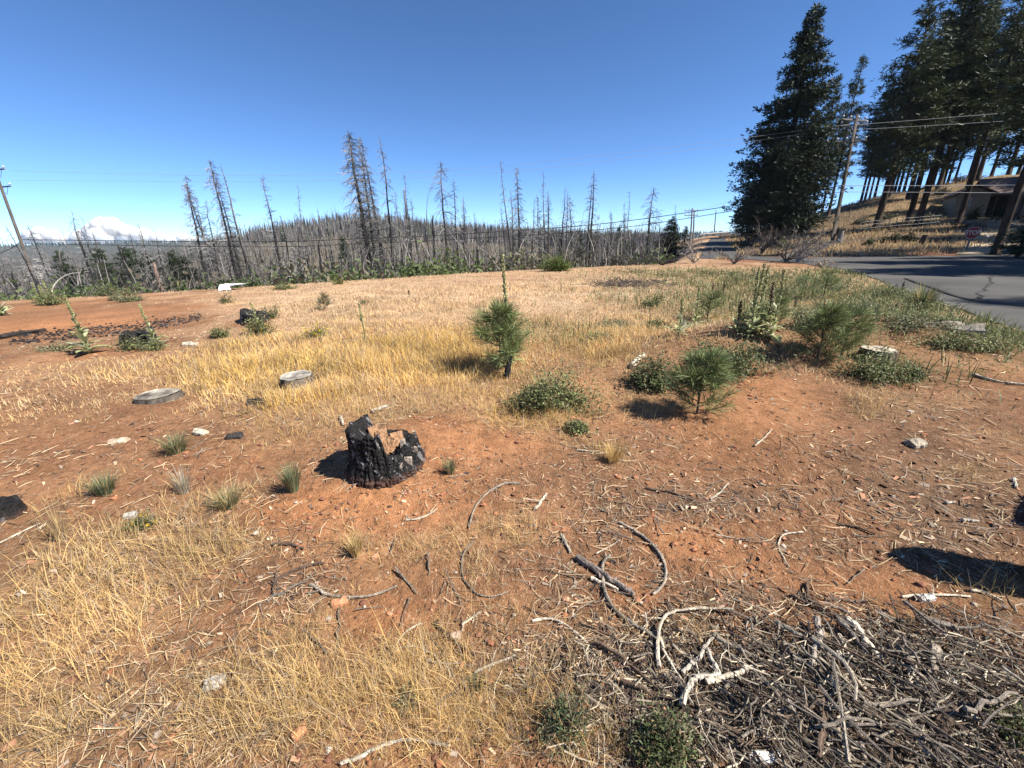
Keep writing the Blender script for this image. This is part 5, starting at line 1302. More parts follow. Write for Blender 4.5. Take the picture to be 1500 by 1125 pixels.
# bleached leafless trees and brush by the street
def bare_tree(px, py, t, H, spread, n, label, col, seed, lean=(0, 0), name="bare_shrub", cat="dead shrub", r0=.045):
    g = np.random.default_rng(seed); c = at_depth(px, py, t); c[2] = ground(c[0], c[1])
    tr = MB(); br = MB(); st_ = []
    for k in range(n):
        a = g.uniform(0, 6.28); K = 7; s = np.linspace(0, 1, K); L = H * g.uniform(.6, 1.1); out = spread * g.uniform(.3, 1)
        bend = g.normal(0, .5)
        P = np.stack([np.cos(a + bend * s) * out * s ** 1.2 + lean[0] * s, np.sin(a + bend * s) * out * s ** 1.2 + lean[1] * s, L * (s - .25 * s ** 2)], 1) + np.cumsum(g.normal(0, .055 * H, (K, 3)), 0) * s[:, None]
        V, Q = tubes(P, r0 * (1 - .75 * s) * g.uniform(.6, 1.1), 6); tr.add(V, Q, None, np.array(col) * g.uniform(.6, 1.2, (len(V), 1))); st_.append(P)
    st_ = np.array(st_); N = n * 24; bi = g.integers(0, n, N); f = g.uniform(1.2, 5.99, N); i0 = f.astype(int); fr = (f - i0)[:, None]
    b0 = st_[bi, i0] * (1 - fr) + st_[bi, np.minimum(i0 + 1, 6)] * fr; d = unit(g.normal(0, 1, (N, 3)) + np.array([0, 0, .5])); L = g.uniform(.12, .5, N) * H * .7
    s = np.linspace(0, 1, 4); P = b0[:, None] + d[:, None] * (s[None, :, None] * L[:, None, None]) + g.normal(0, .04, (N, 4, 3)) * L[:, None, None] * s[None, :, None] * 3
    V, Q = tubes(P, (.016 * (1 - .7 * s))[None] * g.uniform(.6, 1.3, (N, 1)), 3); br.add(V, Q, None, np.repeat(np.array(col)[None] * g.uniform(.5, 1.25, (N, 1)), 12, 0))
    root = obj(name, None, None, c); obj("stems", tr.mesh("stems", [M_SNAG]), root)['kind'] = "stuff"; obj("twigs", br.mesh("twigs", [M_SNAG]), root)['kind'] = "stuff"
    return tag(root, label, cat)
bare_tree(1016, 383, 25, 1.6, 1.3, 7, "bleached leafless shrub with white stems left of the street", (.30, .27, .245), 1)
bare_tree(1150, 388, 25, 2.0, 2.6, 11, "large sprawling leafless grey tree at the road edge under the evergreens", (.19, .165, .145), 2, (.6, 0), r0=.06)
bare_tree(1165, 390, 24, 1.7, 1.8, 8, "pale twisted leafless branches in front of the power pole", (.33, .295, .26), 3, (1.0, 0), r0=.05)
bare_tree(1075, 388, 24, 1.0, 1.4, 8, "low tangle of grey dead brush between street and leafless tree", (.22, .19, .17), 4)
bare_tree(1115, 372, 32, 3.0, 2.5, 10, "brown dead brush under the big evergreen", (.11, .085, .07), 5, r0=.05)
bare_tree(1100, 352, 40, 2.6, 3.0, 9, "tangled dead boughs on the bank where the street narrows", (.12, .095, .08), 6, r0=.05)
bare_tree(970, 388, 24, .7, 1.5, 8, "dark heap of dead limbs at the field edge below the rounded conifer", (.06, .05, .045), 7, r0=.05)
bare_tree(915, 389, 24, .6, 1.6, 8, "dark heap of dead limbs right of the bright broom bush", (.055, .045, .04), 8, r0=.05)
bare_tree(1205, 402, 19, .55, .5, 6, "pale dry weed clump at the edge of the junction", (.42, .34, .24), 9, r0=.012)

def bent_stem():
    rows = [(75, 428), (80, 417), (90, 407), (103, 401), (118, 399), (131, 397)]; t = 20; P = smooth_path(np.array([at_depth(a, b, t + i * .1) for i, (a, b) in enumerate(rows)]), 18)
    P[0, 2] = min(P[0, 2], ground(*P[0, :2]) - .02)
    V, Q = tubes(P, np.interp(np.linspace(0, 1, 18), [0, .5, 1], [.030, .024, .006]), 7)
    tag(obj("bent_stem", MB().add(V, Q, None, (.42, .38, .33)).mesh("bent_stem", [M_WOOD], True)), "bleached slender trunk bent over in an arc at the left", "dead stem")
bent_stem()

def white_sheet():
    c = at_near(326, 425); e1 = unit(at_depth(352, 424, 15) - at_depth(326, 424, 15)); e1[2] = 0; k = ppm(c)
    root = obj("plastic_sheet", None, None, c); tag(root, "crumpled white plastic sheeting heaped at the far edge of the field", "plastic sheet")
    def sheet(x0, x1, seed, arch):
        g = np.random.default_rng(seed); nx, ny = 12, 8; X, Y = np.meshgrid(np.linspace(x0, x1, nx), np.linspace(-.25, .35, ny))
        Z = .20 + .05 * fbm(X * 4, Y * 4, seed, 3) * 2 - .35 * np.maximum(0, -Y - .12) * 4 * (1 - arch * sstep(.0, .3, (X - x0) / (x1 - x0)) ) 
        Z = np.maximum(Z, -.04 + (arch * .12) * np.sin((X - x0) / (x1 - x0) * math.pi) ** 2)
        V = np.stack([X, Y, Z], -1).reshape(-1, 3); idx = np.arange(nx * ny).reshape(ny, nx); q = np.stack([idx[:-1, :-1], idx[:-1, 1:], idx[1:, 1:], idx[1:, :-1]], -1).reshape(-1, 4)
        V2 = np.concatenate([V, V - [0, 0, .02]]); Q = np.concatenate([q, q[:, ::-1] + nx * ny]); obj("fold", MB().add(V2, Q, None, (.80, .80, .80)).mesh("fold", [M_PAINT], True), root)
    sheet(0, .12, 1, 0); sheet(.14, .47, 2, .0); sheet(.40, .72, 3, 1.0)
white_sheet()

# ------------------------------------------------------------------ living plants
def leaf_strips(c, d, L, W, g, curve=.3, K=3):
    """leaves: start c (N,3), direction d, length L, half width W -> diamond ribbons"""
    N = len(c); s = np.linspace(0, 1, K); P = c[:, None] + d[:, None] * (s[None, :, None] * L[:, None, None]); P[:, :, 2] -= (curve * s ** 2)[None] * L[:, None]
    w = {2: [1, .2], 3: [.35, 1, .1], 4: [.4, 1, .85, .08]}[K]
    sd = unit(np.cross(d, g.normal(0, .6, (N, 3)) + np.array([0, 0, 1.0])))
    return strips(P, W[:, None] * np.array(w)[None], sd)

def shrub_mesh(seed, rx, ry, h, n, ll, lw, col, var=.45, flowers=0, spiky=False):
    g = np.random.default_rng(seed); ns = 26
    a = g.uniform(0, 6.28, ns); rr = np.sqrt(g.random(ns)); e = np.stack([np.cos(a) * rr * rx, np.sin(a) * rr * ry, h * np.sqrt(np.clip(1.05 - rr ** 2, .08, 1)) * g.uniform(.35, 1.25, ns)], 1); lob = (.5 + .95 * vnoise(a * 1.15 + seed * .37, np.zeros(ns), seed))[:, None]; e *= lob * np.array([1, 1, .9]); e[:, :2] *= g.uniform(.8, 1.35, (ns, 1))
    s = np.linspace(0, 1, 4); P = e[:, None] * (s[None, :, None] ** np.array([.9, .9, 1.1])) ; st = MB(); V, Q = tubes(P, np.full((ns, 1), .006) * (1 - .6 * s)[None] * (1 + h), 3); st.add(V, Q, None, (.10, .075, .055))
    bi = g.integers(0, ns, n); f = g.uniform(.25, 1.02, n)[:, None]; c = e[bi] * f + g.normal(0, 1, (n, 3)) * np.array([.13 * rx + .02, .13 * ry + .02, .12 * h + .01]); c[:, 2] = np.abs(c[:, 2]) + .005
    d = unit(g.normal(0, 1, (n, 3)) + unit(c) * .7 + np.array([0, 0, .9 if spiky else .25]))
    L = ll * g.uniform(.5, 1.3, n); V, Q = leaf_strips(c, d, L, lw * g.uniform(.6, 1.3, n), g, .1 if spiky else .35)
    clump = .6 + .8 * g.random(ns)[bi]
    C = np.array(col)[None] * (clump * g.uniform(1 - var, 1 + var, n))[:, None]; dry = g.random(n) < .14; C[dry] = np.array([.22, .16, .08])
    fl = MB(); fl.add(V, Q, None, np.repeat(C, 6, 0))
    if flowers:
        c2 = e[g.integers(0, ns, flowers)] * g.uniform(.8, 1.1, (flowers, 1)); V, Q = leaf_strips(c2, unit(g.normal(0, 1, (flowers, 3)) + [0, 0, 1]), np.full(flowers, .03), np.full(flowers, .012), g); fl.add(V, Q, None, (.62, .42, .03))
    return st.mesh("stems", [M_SNAG]), fl.mesh("foliage", [M_LEAF])
def place_shrub(px, py, wpx, hpx, label, col, cat="shrub", name="shrub", n=1600, ll=.045, lw=.011, seed=0, flowers=0, spiky=False, group=None, oval=.8):
    c = at_near(px, py); k = ppm(c); a, b = shrub_mesh(seed + int(px), wpx * k / 2, wpx * k / 2 * oval, hpx * k, int(n * 1.7), ll * .72, lw * .72, col, .45, flowers, spiky)
    root = obj(name, None, None, c); tag(obj("stems", a, root), kind="stuff"); tag(obj("foliage", b, root), kind="stuff")
    return tag(root, label, cat, group)
DKG = (.095, .118, .046); MDG = (.145, .165, .066); GRG = (.165, .175, .09); YLG = (.16, .18, .05)
place_shrub(800, 596, 125, 42, "wide sprawling green shrub in the middle of the lot", MDG, n=3800, ll=.045, lw=.010)
place_shrub(843, 632, 38, 22, "small green clump at the lower right tip of the sprawling shrub", MDG, n=500, ll=.04)
place_shrub(952, 568, 72, 40, "dark green leafy shrub left of the dirt bank", DKG, n=2200, ll=.05, lw=.013)
place_shrub(1062, 548, 105, 52, "largest dark green shrub on top of the dirt bank", DKG, n=3600, ll=.05, lw=.013)
place_shrub(1285, 552, 110, 30, "green ground hugging shrub below the pale right stump", MDG, n=2600)
place_shrub(1335, 556, 40, 24, "small dark green shrub at the right end of the ground hugging one", DKG, n=600)
for i, (x, y, w_, h_, lab) in enumerate([(1330, 478, 100, 20, "low green cover between the pale stump and the road"), (1385, 508, 100, 20, "low green cover under the rotten log end"), (1440, 512, 80, 18, "low green cover nearest the right edge of the road"),
        (1265, 455, 80, 18, "low green cover left of the verge pine"), (1300, 432, 60, 14, "low green cover along the edge of the asphalt"), (1350, 455, 80, 20, "tall tufted green weeds beside the asphalt"), (1225, 425, 60, 18, "green weeds at the corner of the junction"),
        (1140, 432, 70, 16, "green weeds behind the tall mullein cluster"), (1105, 470, 60, 20, "green weeds around the feet of the tall mulleins"), (1180, 480, 60, 24, "feathery green weeds left of the bushy young pines"),
        (1040, 402, 80, 9, "green weeds along the far edge of the field by the street"), (985, 405, 80, 8, "green weeds below the dark heap of limbs"), (1110, 408, 80, 10, "green weeds in front of the leafless tree"), (930, 400, 60, 7, "short green weeds right of the broom bush"),
        (955, 452, 34, 16, "single green clump on the right part of the field"), (905, 478, 60, 10, "faint green clump in the dry grass right of the mullein pine"), (880, 500, 60, 12, "olive clump in dry grass above the sprawling shrub"), (960, 480, 34, 14, "green clump left of the woolly mulleins")]):
    place_shrub(x, y, w_, h_, lab, MDG if i % 3 else GRG, n=900 if y > 430 else 500, ll=.06 if y < 470 else .05, lw=.016 if y < 470 else .012, seed=i)
place_shrub(382, 490, 46, 38, "green shrub with yellow blooms beside the dark charred stump", MDG, n=1100, flowers=60)
place_shrub(398, 466, 22, 20, "dark green tuft behind the charred stump left of centre", DKG, n=500)
place_shrub(465, 497, 38, 24, "small yellow flowered shrub in the dry grass", YLG, n=700, flowers=160)
place_shrub(322, 494, 30, 20, "round green weed on the red dirt left of centre", MDG, n=600)
place_shrub(195, 512, 34, 20, "green weeds at the foot of the low charred stump", MDG, n=600)
place_shrub(225, 512, 40, 16, "green weeds under the second leafy mullein", MDG, n=500)
place_shrub(85, 512, 70, 8, "flat green weeds left of the leafy mullein", GRG, n=500)
place_shrub(533, 447, 14, 10, "tiny green tuft alone in the tan field", MDG, n=250)
place_shrub(195, 441, 32, 14, "green clump at the left part of the field edge", GRG, n=500, ll=.08, lw=.018)
place_shrub(172, 440, 26, 10, "lower green clump left of the field edge clump", GRG, n=400, ll=.08, lw=.018)
place_shrub(331, 444, 20, 12, "leafy weed in front of the white plastic sheeting", MDG, n=300, ll=.08)
place_shrub(417, 424, 34, 8, "green mat at the field edge under the bleached dead tree", MDG, n=500, ll=.1, lw=.02)
place_shrub(497, 416, 22, 14, "green tuft at the field edge under the hill", YLG, n=300, ll=.1, lw=.02)
place_shrub(78, 446, 46, 20, "green thicket around the mulleins at the left", MDG, n=700, ll=.09, lw=.02)
place_shrub(160, 428, 60, 14, "dark green brush line behind the red dirt", DKG, n=600, ll=.1, lw=.02)
place_shrub(815, 397, 40, 25, "bright yellow green broom bush at the far edge of the field", (.10, .15, .028), n=2600, ll=.20, lw=.014, spiky=True, name="broom_bush")
place_shrub(830, 1068, 54, 40, "feathery green weed low in the foreground litter", (.10, .13, .06), n=650, ll=.022, lw=.0032, spiky=True)
place_shrub(972, 1100, 78, 52, "dark green spiky weed clump at the bottom edge", DKG, n=1150, ll=.026, lw=.0038, spiky=True)
place_shrub(1492, 1090, 50, 40, "green weeds at the lower right corner", MDG, n=700, ll=.03, lw=.004, spiky=True)
place_shrub(205, 773, 36, 18, "small green weed with yellow bits beside the pale stone", MDG, n=350, ll=.02, lw=.005, flowers=12)
place_shrub(598, 1032, 22, 26, "tiny grey green sprig in the foreground straw", GRG, n=140, ll=.018, lw=.004, spiky=True)

def tuft(px, py, wpx, hpx, n, col, label, cat="grass tuft", name="grass_tuft", wd=.0016, dry=.25, seed=0):
    g = np.random.default_rng(seed + int(px)); c = at(px, py); k = ppm(c); R = wpx * k / 2; H = hpx * k
    a = g.uniform(0, 6.28, n); r = R * .35 * np.sqrt(g.random(n)); b = np.stack([np.cos(a) * r, np.sin(a) * r, np.zeros(n) - .005], 1); L = H * g.uniform(.5, 1.25, n); s = np.linspace(0, 1, 4); lean = g.uniform(.1, .9, n) * R / max(H, .01)
    P = np.stack([b[:, 0, None] + np.cos(a)[:, None] * lean[:, None] * L[:, None] * s ** 1.5, b[:, 1, None] + np.sin(a)[:, None] * lean[:, None] * L[:, None] * s ** 1.5, b[:, 2, None] + L[:, None] * (s - .18 * s ** 2)], -1)
    V, Q = strips(P, (np.array([1, .9, .6, .12]) * wd)[None] * g.uniform(.7, 1.3, (n, 1)), unit(np.stack([-np.sin(a), np.cos(a), g.normal(0, .3, n)], 1)))
    C = np.array(col)[None] * g.uniform(.6, 1.4, (n, 1)); dm = g.random(n) < dry; C[dm] = np.array([.52, .38, .18]) * g.uniform(.7, 1.1, (dm.sum(), 1))
    return tag(obj(name, MB().add(V, Q, None, np.repeat(C, 8, 0)).mesh(name, [M_GRASS]), None, c), label, cat)
BLG = (.12, .155, .085)
tuft(430, 718, 44, 46, 420, BLG, "blue green grass tuft left of the big charred stump")
tuft(258, 662, 60, 30, 420, BLG, "blue green grass tuft below the flat sawn stump")
tuft(155, 722, 56, 32, 380, BLG, "blue green grass tuft at the left on red dirt")
tuft(660, 693, 30, 24, 240, BLG, "small blue green grass tuft right of the big charred stump")
tuft(335, 742, 60, 28, 320, BLG, "faded blue green tuft between the straw patches", dry=.5)
tuft(270, 722, 44, 44, 160, (.36, .33, .26), "pale grey dried weed tuft among straw at the left", dry=.3)
tuft(522, 812, 40, 34, 260, (.58, .42, .19), "golden tuft standing on the red mound below the stump", dry=.6)
tuft(898, 676, 44, 28, 300, (.62, .40, .13), "golden tuft alone on the dirt right of centre", dry=.5)
tuft(90, 790, 50, 70, 60, (.35, .25, .14), "tall sparse reddish grass stems at the left edge", dry=.4)
tuft(700, 1010, 30, 30, 120, BLG, "small grey green tuft hidden in foreground straw", dry=.4)
tuft(1350, 452, 46, 38, 300, (.11, .14, .06), "tall green grassy weed standing against the grey asphalt", wd=.006, dry=.2)

# young pines on the lot
def sapling_mesh(seed, H, W, nb, nn, nl=.16, col=(.17, .21, .08)):
    g = np.random.default_rng(seed); st = MB(); K = 6; s = np.linspace(0, 1, K); P = np.zeros((K, 3)); P[:, 2] = s * H; P[:, 0] = g.normal(0, .02 * H, K) * s; P[:, 1] = g.normal(0, .02 * H, K) * s
    V, Q = tubes(P, .018 * H * (1 - .8 * s) + .002, 6); st.add(V, Q, None, (.12, .085, .06))
    h = .04 + .93 * np.sort(g.random(nb)); a = g.uniform(0, 6.28, nb); L = W * np.clip(1.1 - h, .12, 1) ** .7 * g.uniform(.6, 1.15, nb); b = np.stack([np.interp(h, s, P[:, i]) for i in range(3)], 1)
    q = np.linspace(0, 1, 5); BP = np.stack([b[:, 0, None] + np.cos(a)[:, None] * L[:, None] * q, b[:, 1, None] + np.sin(a)[:, None] * L[:, None] * q, b[:, 2, None] + L[:, None] * (.22 * q + .28 * q ** 2)], -1)
    V, Q = tubes(BP, (.006 * (1 - .6 * q))[None] * np.ones((nb, 1)), 4); st.add(V, Q, None, (.13, .095, .06))
    bi = g.integers(0, nb + 2, nn); f = g.uniform(.25, 1.02, nn); top = bi >= nb; bi2 = np.minimum(bi, nb - 1); ff = np.clip(f, 0, 1) * 4; i0 = np.minimum(ff.astype(int), 3); fr = (ff - i0)[:, None]
    c = BP[bi2, i0] * (1 - fr) + BP[bi2, i0 + 1] * fr; ax = unit(BP[bi2, i0 + 1] - BP[bi2, i0])
    hz = .4 + .62 * g.random(nn); c[top] = np.stack([np.interp(hz[top], s, P[:, i]) for i in range(3)], 1); ax[top] = [0, 0, 1]
    d = unit(ax * g.uniform(.5, 1.3, (nn, 1)) + unit(g.normal(0, 1, (nn, 3))) * .8 + np.array([0, 0, .25]))
    V, Q = leaf_strips(c, d, nl * g.uniform(.6, 1.2, nn), np.full(nn, .0026), g, .12)
    C = np.array(col)[None] * g.uniform(.5, 1.5, (nn, 1)); C[g.random(nn) < .05] = [.25, .17, .07]
    fo = MB(); fo.add(V, Q, None, np.repeat(C, 6, 0)); return st.mesh("stem", [M_SNAG]), fo.mesh("needles", [M_NEEDLE])
def sapling(px, py, ty, wpx, label, nb, nn, seed, nl=.16, col=(.17, .21, .08)):
    c = at(px, py); k = ppm(c); H = (py - ty) * k * .97; a, b = sapling_mesh(seed, H, wpx * k * .58, int(nb * 1.6), int(nn * .70), nl, col)
    root = obj("young_pine", None, None, c); obj("stem", a, root); tag(obj("needles", b, root), kind="stuff"); return tag(root, label, "young pine", "young pines on the lot")
sapling(733, 542, 452, 100, "bushy young pine with a tall mullein growing through it", 22, 6400, 1, .20)
sapling(1021, 606, 520, 88, "young pine at the foot of the dirt bank", 26, 5200, 2, .15)
sapling(1197, 527, 450, 70, "left one of two bushy young pines above the right stump", 20, 3600, 3, .2)
sapling(1232, 524, 458, 66, "right one of two bushy young pines above the right stump", 16, 2600, 4, .2)
sapling(1036, 470, 432, 44, "young pine behind the woolly white leaved mulleins", 14, 1500, 5, .22)
sapling(1130, 478, 438, 30, "small dark young pine between the tall mulleins", 10, 800, 6, .2)
sapling(1205, 440, 398, 40, "young pine at the back near the road corner", 12, 1300, 7, .25)
sapling(476, 455, 432, 18, "tiny dark young pine far out in the tan field", 10, 700, 8, .2, (.05, .07, .035))
sapling(1070, 420, 402, 26, "small young pine far back between green weeds", 8, 500, 9, .25)
sapling(1172, 445, 408, 30, "pale young pine among mulleins near the road", 9, 800, 10, .22)

# mulleins
def mullein_leaf():
    K = 7; s = np.linspace(0, 1, K); V = []
    for k in range(K):
        w_ = .5 * math.sin(math.pi * min(1, .10 + .86 * s[k])) ** .8 * .36
        for j in (-1, -.5, 0, .5, 1): V.append([s[k], j * w_, .16 * math.sin(s[k] * 2.2) - .22 * s[k] ** 2.4 + .045 * abs(j) + .012 * math.sin(k * 2.1 + j * 3)])
    idx = np.arange(K * 5).reshape(K, 5); Q = np.stack([idx[:-1, :-1], idx[1:, :-1], idx[1:, 1:], idx[:-1, 1:]], -1).reshape(-1, 4); return np.array(V), Q
LV, LQ = mullein_leaf()
LEAFM = [MB().add(LV * [1, 1, f], LQ, None, np.array(c)).mesh("leaf", [M_LEAF], True) for (f, c) in ((1, (.37, .385, .19)), (.4, (.42, .43, .24)), (1.6, (.31, .335, .15)), (.2, (.48, .47, .33)))]
def mullein(px, py, ty, label, leafy=26, big=.26, parts=False, dead=False, spike=.5, lean=0.0, seed=0, group="mulleins standing on the lot", col=None):
    g = np.random.default_rng(seed + int(px * 3)); c = at_near(px, py); k = ppm(c); H = max(.25, (py - ty) * k * .98)
    root = obj("mullein", None, None, c); root.rotation_euler = (0, lean, 0)
    K = 8; s = np.linspace(0, 1, K); P = np.stack([.015 * H * np.sin(s * 5 + seed), .012 * H * np.cos(s * 4), s * H - .02], 1); m = MB(); V, Q = tubes(P, .017 * (1 - .5 * s) * (H ** .4), 6)
    m.add(V, Q, None, (.13, .085, .055) if dead else (.20, .21, .10)); obj("stalk", m.mesh("stalk", [M_LEAF], True), root)
    # flower spike: close set buds
    nbud = int(160 * spike * min(1.5, H)); z = (1 - spike) * H + spike * H * g.random(nbud) ** .8; a = g.uniform(0, 6.28, nbud); rad = .016 + .012 * (1 - (z / H - (1 - spike)) / spike)
    b0 = np.stack([np.interp(z / H, s, P[:, 0]), np.interp(z / H, s, P[:, 1]), z], 1); d = np.stack([np.cos(a), np.sin(a), np.full(nbud, .6)], 1)
    V, Q = tubes(np.stack([b0, b0 + d * rad[:, None] * .6, b0 + d * rad[:, None] * 1.25], 1), np.array([[.004, .011, .003]]) * np.ones((nbud, 1)), 5)
    tone = np.array([.12, .075, .045]) if dead else np.array([.34, .34, .15]); C = np.repeat(tone[None] * g.uniform(.6, 1.35, (nbud, 1)), 15, 0)
    m = MB(); m.add(V, Q, None, C); obj("flower_spike", m.mesh("flower_spike", [M_LEAF]), root)['kind'] = "stuff"
    if leafy:
        L = MB()
        for i in range(leafy):
            u = i / leafy; hz = u ** 1.5 * (1 - spike * .75) * H; az = i * 2.399 + g.normal(0, .25); ln = big * (1 - .78 * u) * g.uniform(.8, 1.2); tilt = -.15 - .95 * u + g.normal(0, .15)
            R = Matrix.Rotation(az, 3, 'Z') @ Matrix.Rotation(tilt, 3, 'Y'); me = LEAFM[int(g.integers(0, 3)) if g.random() < .85 else 3]
            if parts:
                o = obj("leaf", me, root, (0, 0, hz)); o.rotation_euler = R.to_euler(); o.scale = (ln, ln, ln)
            else:
                L.add(LV * ln @ np.array(R).T + [0, 0, hz], LQ, None, np.array(col or [(.38, .39, .19), (.44, .44, .25), (.31, .335, .15)][i % 3]))
        if not parts: obj("leaves", L.mesh("leaves", [M_LEAF], True), root)['kind'] = "stuff"
    return tag(root, label, "mullein", group)
mullein(130, 518, 432, "largest leafy mullein, standing left of the low charred stump", 38, .30, True, spike=.35, lean=-.02)
mullein(228, 507, 444, "leafy mullein leaning beside the low charred stump", 26, .24, True, spike=.4, lean=-.05)
mullein(743, 538, 376, "very tall slim mullein rising out of the bushy young pine", 34, .24, True, spike=.55)
mullein(535, 502, 444, "thin leafless mullein stalk in the golden grass", 8, .12, False, spike=.5)
mullein(378, 478, 442, "mullein beside the dark charred stump left of centre", 16, .22, True, spike=.3, lean=-.06)
mullein(3, 462, 418, "large leafy mullein cut by the left edge", 24, .34, True, spike=.3)
for i, (a, b, c) in enumerate([(61, 443, 414), (68, 443, 418), (77, 442, 410), (72, 446, 420)]): mullein(a, b, c, ["leftmost spiky mullein at the foot of the leaning pole", "short mullein second from left at the leaning pole", "tallest mullein of the clump at the leaning pole", "front mullein of the clump at the leaning pole"][i], 14, .34, spike=.4, lean=-.08, seed=i)
mullein(1095, 493, 394, "tallest mullein of the right hand cluster, dark at the back", 34, .20, True, spike=.45)
mullein(1100, 488, 389, "pale tall mullein leaning against the tallest of the right cluster", 26, .24, True, spike=.5, seed=3)
mullein(1108, 478, 392, "slim mullein just right of the tallest pair", 18, .22, spike=.5, seed=4)
mullein(1129, 496, 397, "leafy mullein with curling pale base leaves at the right of the cluster", 36, .23, True, spike=.4, seed=5)
mullein(1121, 482, 414, "dark short mullein between the tall ones of the cluster", 16, .2, spike=.45, seed=6, dead=True)
mullein(1078, 487, 440, "dead brown mullein stalk at the left of the cluster", 12, .22, spike=.6, dead=True)
mullein(1017, 480, 419, "mullein with woolly white leaves behind the dirt bank", 20, .24, True, spike=.5, col=None)
mullein(994, 490, 437, "shorter woolly mullein left of the white leaved one", 18, .24, True, spike=.5)
for i, (a, b, c, lab) in enumerate([(1172, 437, 395, "left mullein of the pair near the junction corner"), (1177, 436, 396, "right mullein of the pair near the junction corner"), (1203, 432, 400, "mullein poking above the back young pine on its left"), (1208, 432, 403, "mullein poking above the back young pine on its right"),
        (1041, 442, 415, "thin dark mullein stalk far back left of the green pine"), (1057, 442, 412, "thin dark mullein stalk far back behind the tall cluster"), (1161, 464, 434, "dead stalk left of the feathery weeds"), (1188, 440, 407, "slender pale stalk between the corner pairs"), (1121, 420, 389, "far slender stalk in front of the leafless tree"), (1320, 428, 412, "dead stalk at the edge of the asphalt")]):
    mullein(a, b, c, lab, 8 if i < 4 else 4, .16, spike=.5, dead=i in (4, 5, 6, 9), seed=i)
for i, (a, b, c, lab) in enumerate([(265, 431, 412, "small pale stalk at the far field edge before the leaning cluster"), (560, 412, 396, "small dead stalk at the far edge below the largest burned tree"), (617, 410, 398, "small dead stalk at the far edge below the bent tree"), (600, 440, 424, "small dry weed stalk in the middle of the tan field"), (187, 430, 416, "small green stalk behind the left field edge clump")]):
    mullein(a, b, c, lab, 4, .14, spike=.5, dead=i > 0, seed=i + 40)
# dark tapering stake beside the bushy young pine
o = None
def stake():
    P = np.array([at(742, 553), at(742, 553), at(742, 553)]); P[1] += [.02, 0, .12]; P[2] += [.055, .02, .26]; org = P[0].copy()
    V, Q = tubes(P - org, np.array([.05, .035, .018]), 7); tag(obj("dark_stake", MB().add(V, Q, tube_caps(1, 3, 7), (.02, .018, .017)).mesh("dark_stake", [M_CHAR]), None, org), "dark splintered stake at the foot of the bushy young pine", "stake")
stake()

# hedges and scrub on the right hand slope
def slope_scrub():
    g = np.random.default_rng(9)
    for i, (px, py, wpx, hpx, t, lab, col) in enumerate([(1305, 352, 34, 9, 36, "dark low scrub on the red bank below the pines", (.04, .05, .025)), (1330, 350, 24, 9, 36, "second dark scrub clump on the red bank", (.04, .05, .025)), (1273, 356, 14, 9, 35, "green bush on the red bank near the grey stub", (.07, .095, .035)),
            (1300, 312, 24, 9, 52, "scrub bush on the upper slope under the pines", (.055, .065, .03)), (1262, 322, 26, 8, 52, "scrub bush on the shaded slope behind the power pole", (.06, .06, .035)), (1415, 341, 40, 11, 41, "dark clipped hedge above the low block wall", (.028, .04, .02)), (1440, 338, 30, 9, 42, "second dark hedge beside the driveway wall", (.03, .045, .02)),
            (1428, 307, 18, 20, 46, "light green small tree in front of the carport", (.075, .10, .035)), (1232, 335, 30, 9, 44, "grey green scrub left of the stakes", (.09, .09, .06)), (1350, 318, 30, 7, 50, "olive scrub between the side by side pines and the crest", (.06, .065, .03)),
            (1400, 290, 40, 9, 66, "scrub clump on the crest left of the house roof", (.06, .06, .03)), (1440, 283, 46, 9, 72, "scrub clump on the crest above the house roof", (.055, .06, .03)), (1375, 300, 30, 8, 60, "olive scrub between the gable and the sky gap pines", (.07, .07, .035)), (1320, 326, 26, 8, 46, "grey scrub at the foot of the side by side pines", (.10, .085, .06)), (1298, 332, 24, 7, 44, "brown scrub along the wire fence", (.12, .085, .05)),
            (1190, 358, 30, 12, 37, "dry grey scrub left of the power pole", (.16, .14, .10)), (1150, 362, 30, 14, 36, "dull green scrub beneath the big evergreen", (.06, .07, .035)), (1090, 360, 24, 12, 42, "dull green scrub where the street meets the bank", (.07, .08, .04)), (1478, 312, 30, 10, 45, "dark shrub at the carport corner", (.03, .04, .02))]):
        c = at_depth(px, py, t); c[2] = ground(c[0], c[1]); k = t / FPX
        a, b = shrub_mesh(800 + i, wpx * k / 2, wpx * k / 2 * .8, hpx * k, 900, .22, .05, col)
        root = obj("shrub", None, None, c); tag(obj("stems", a, root), kind="stuff"); tag(obj("foliage", b, root), kind="stuff"); tag(root, lab, "shrub")
slope_scrub()

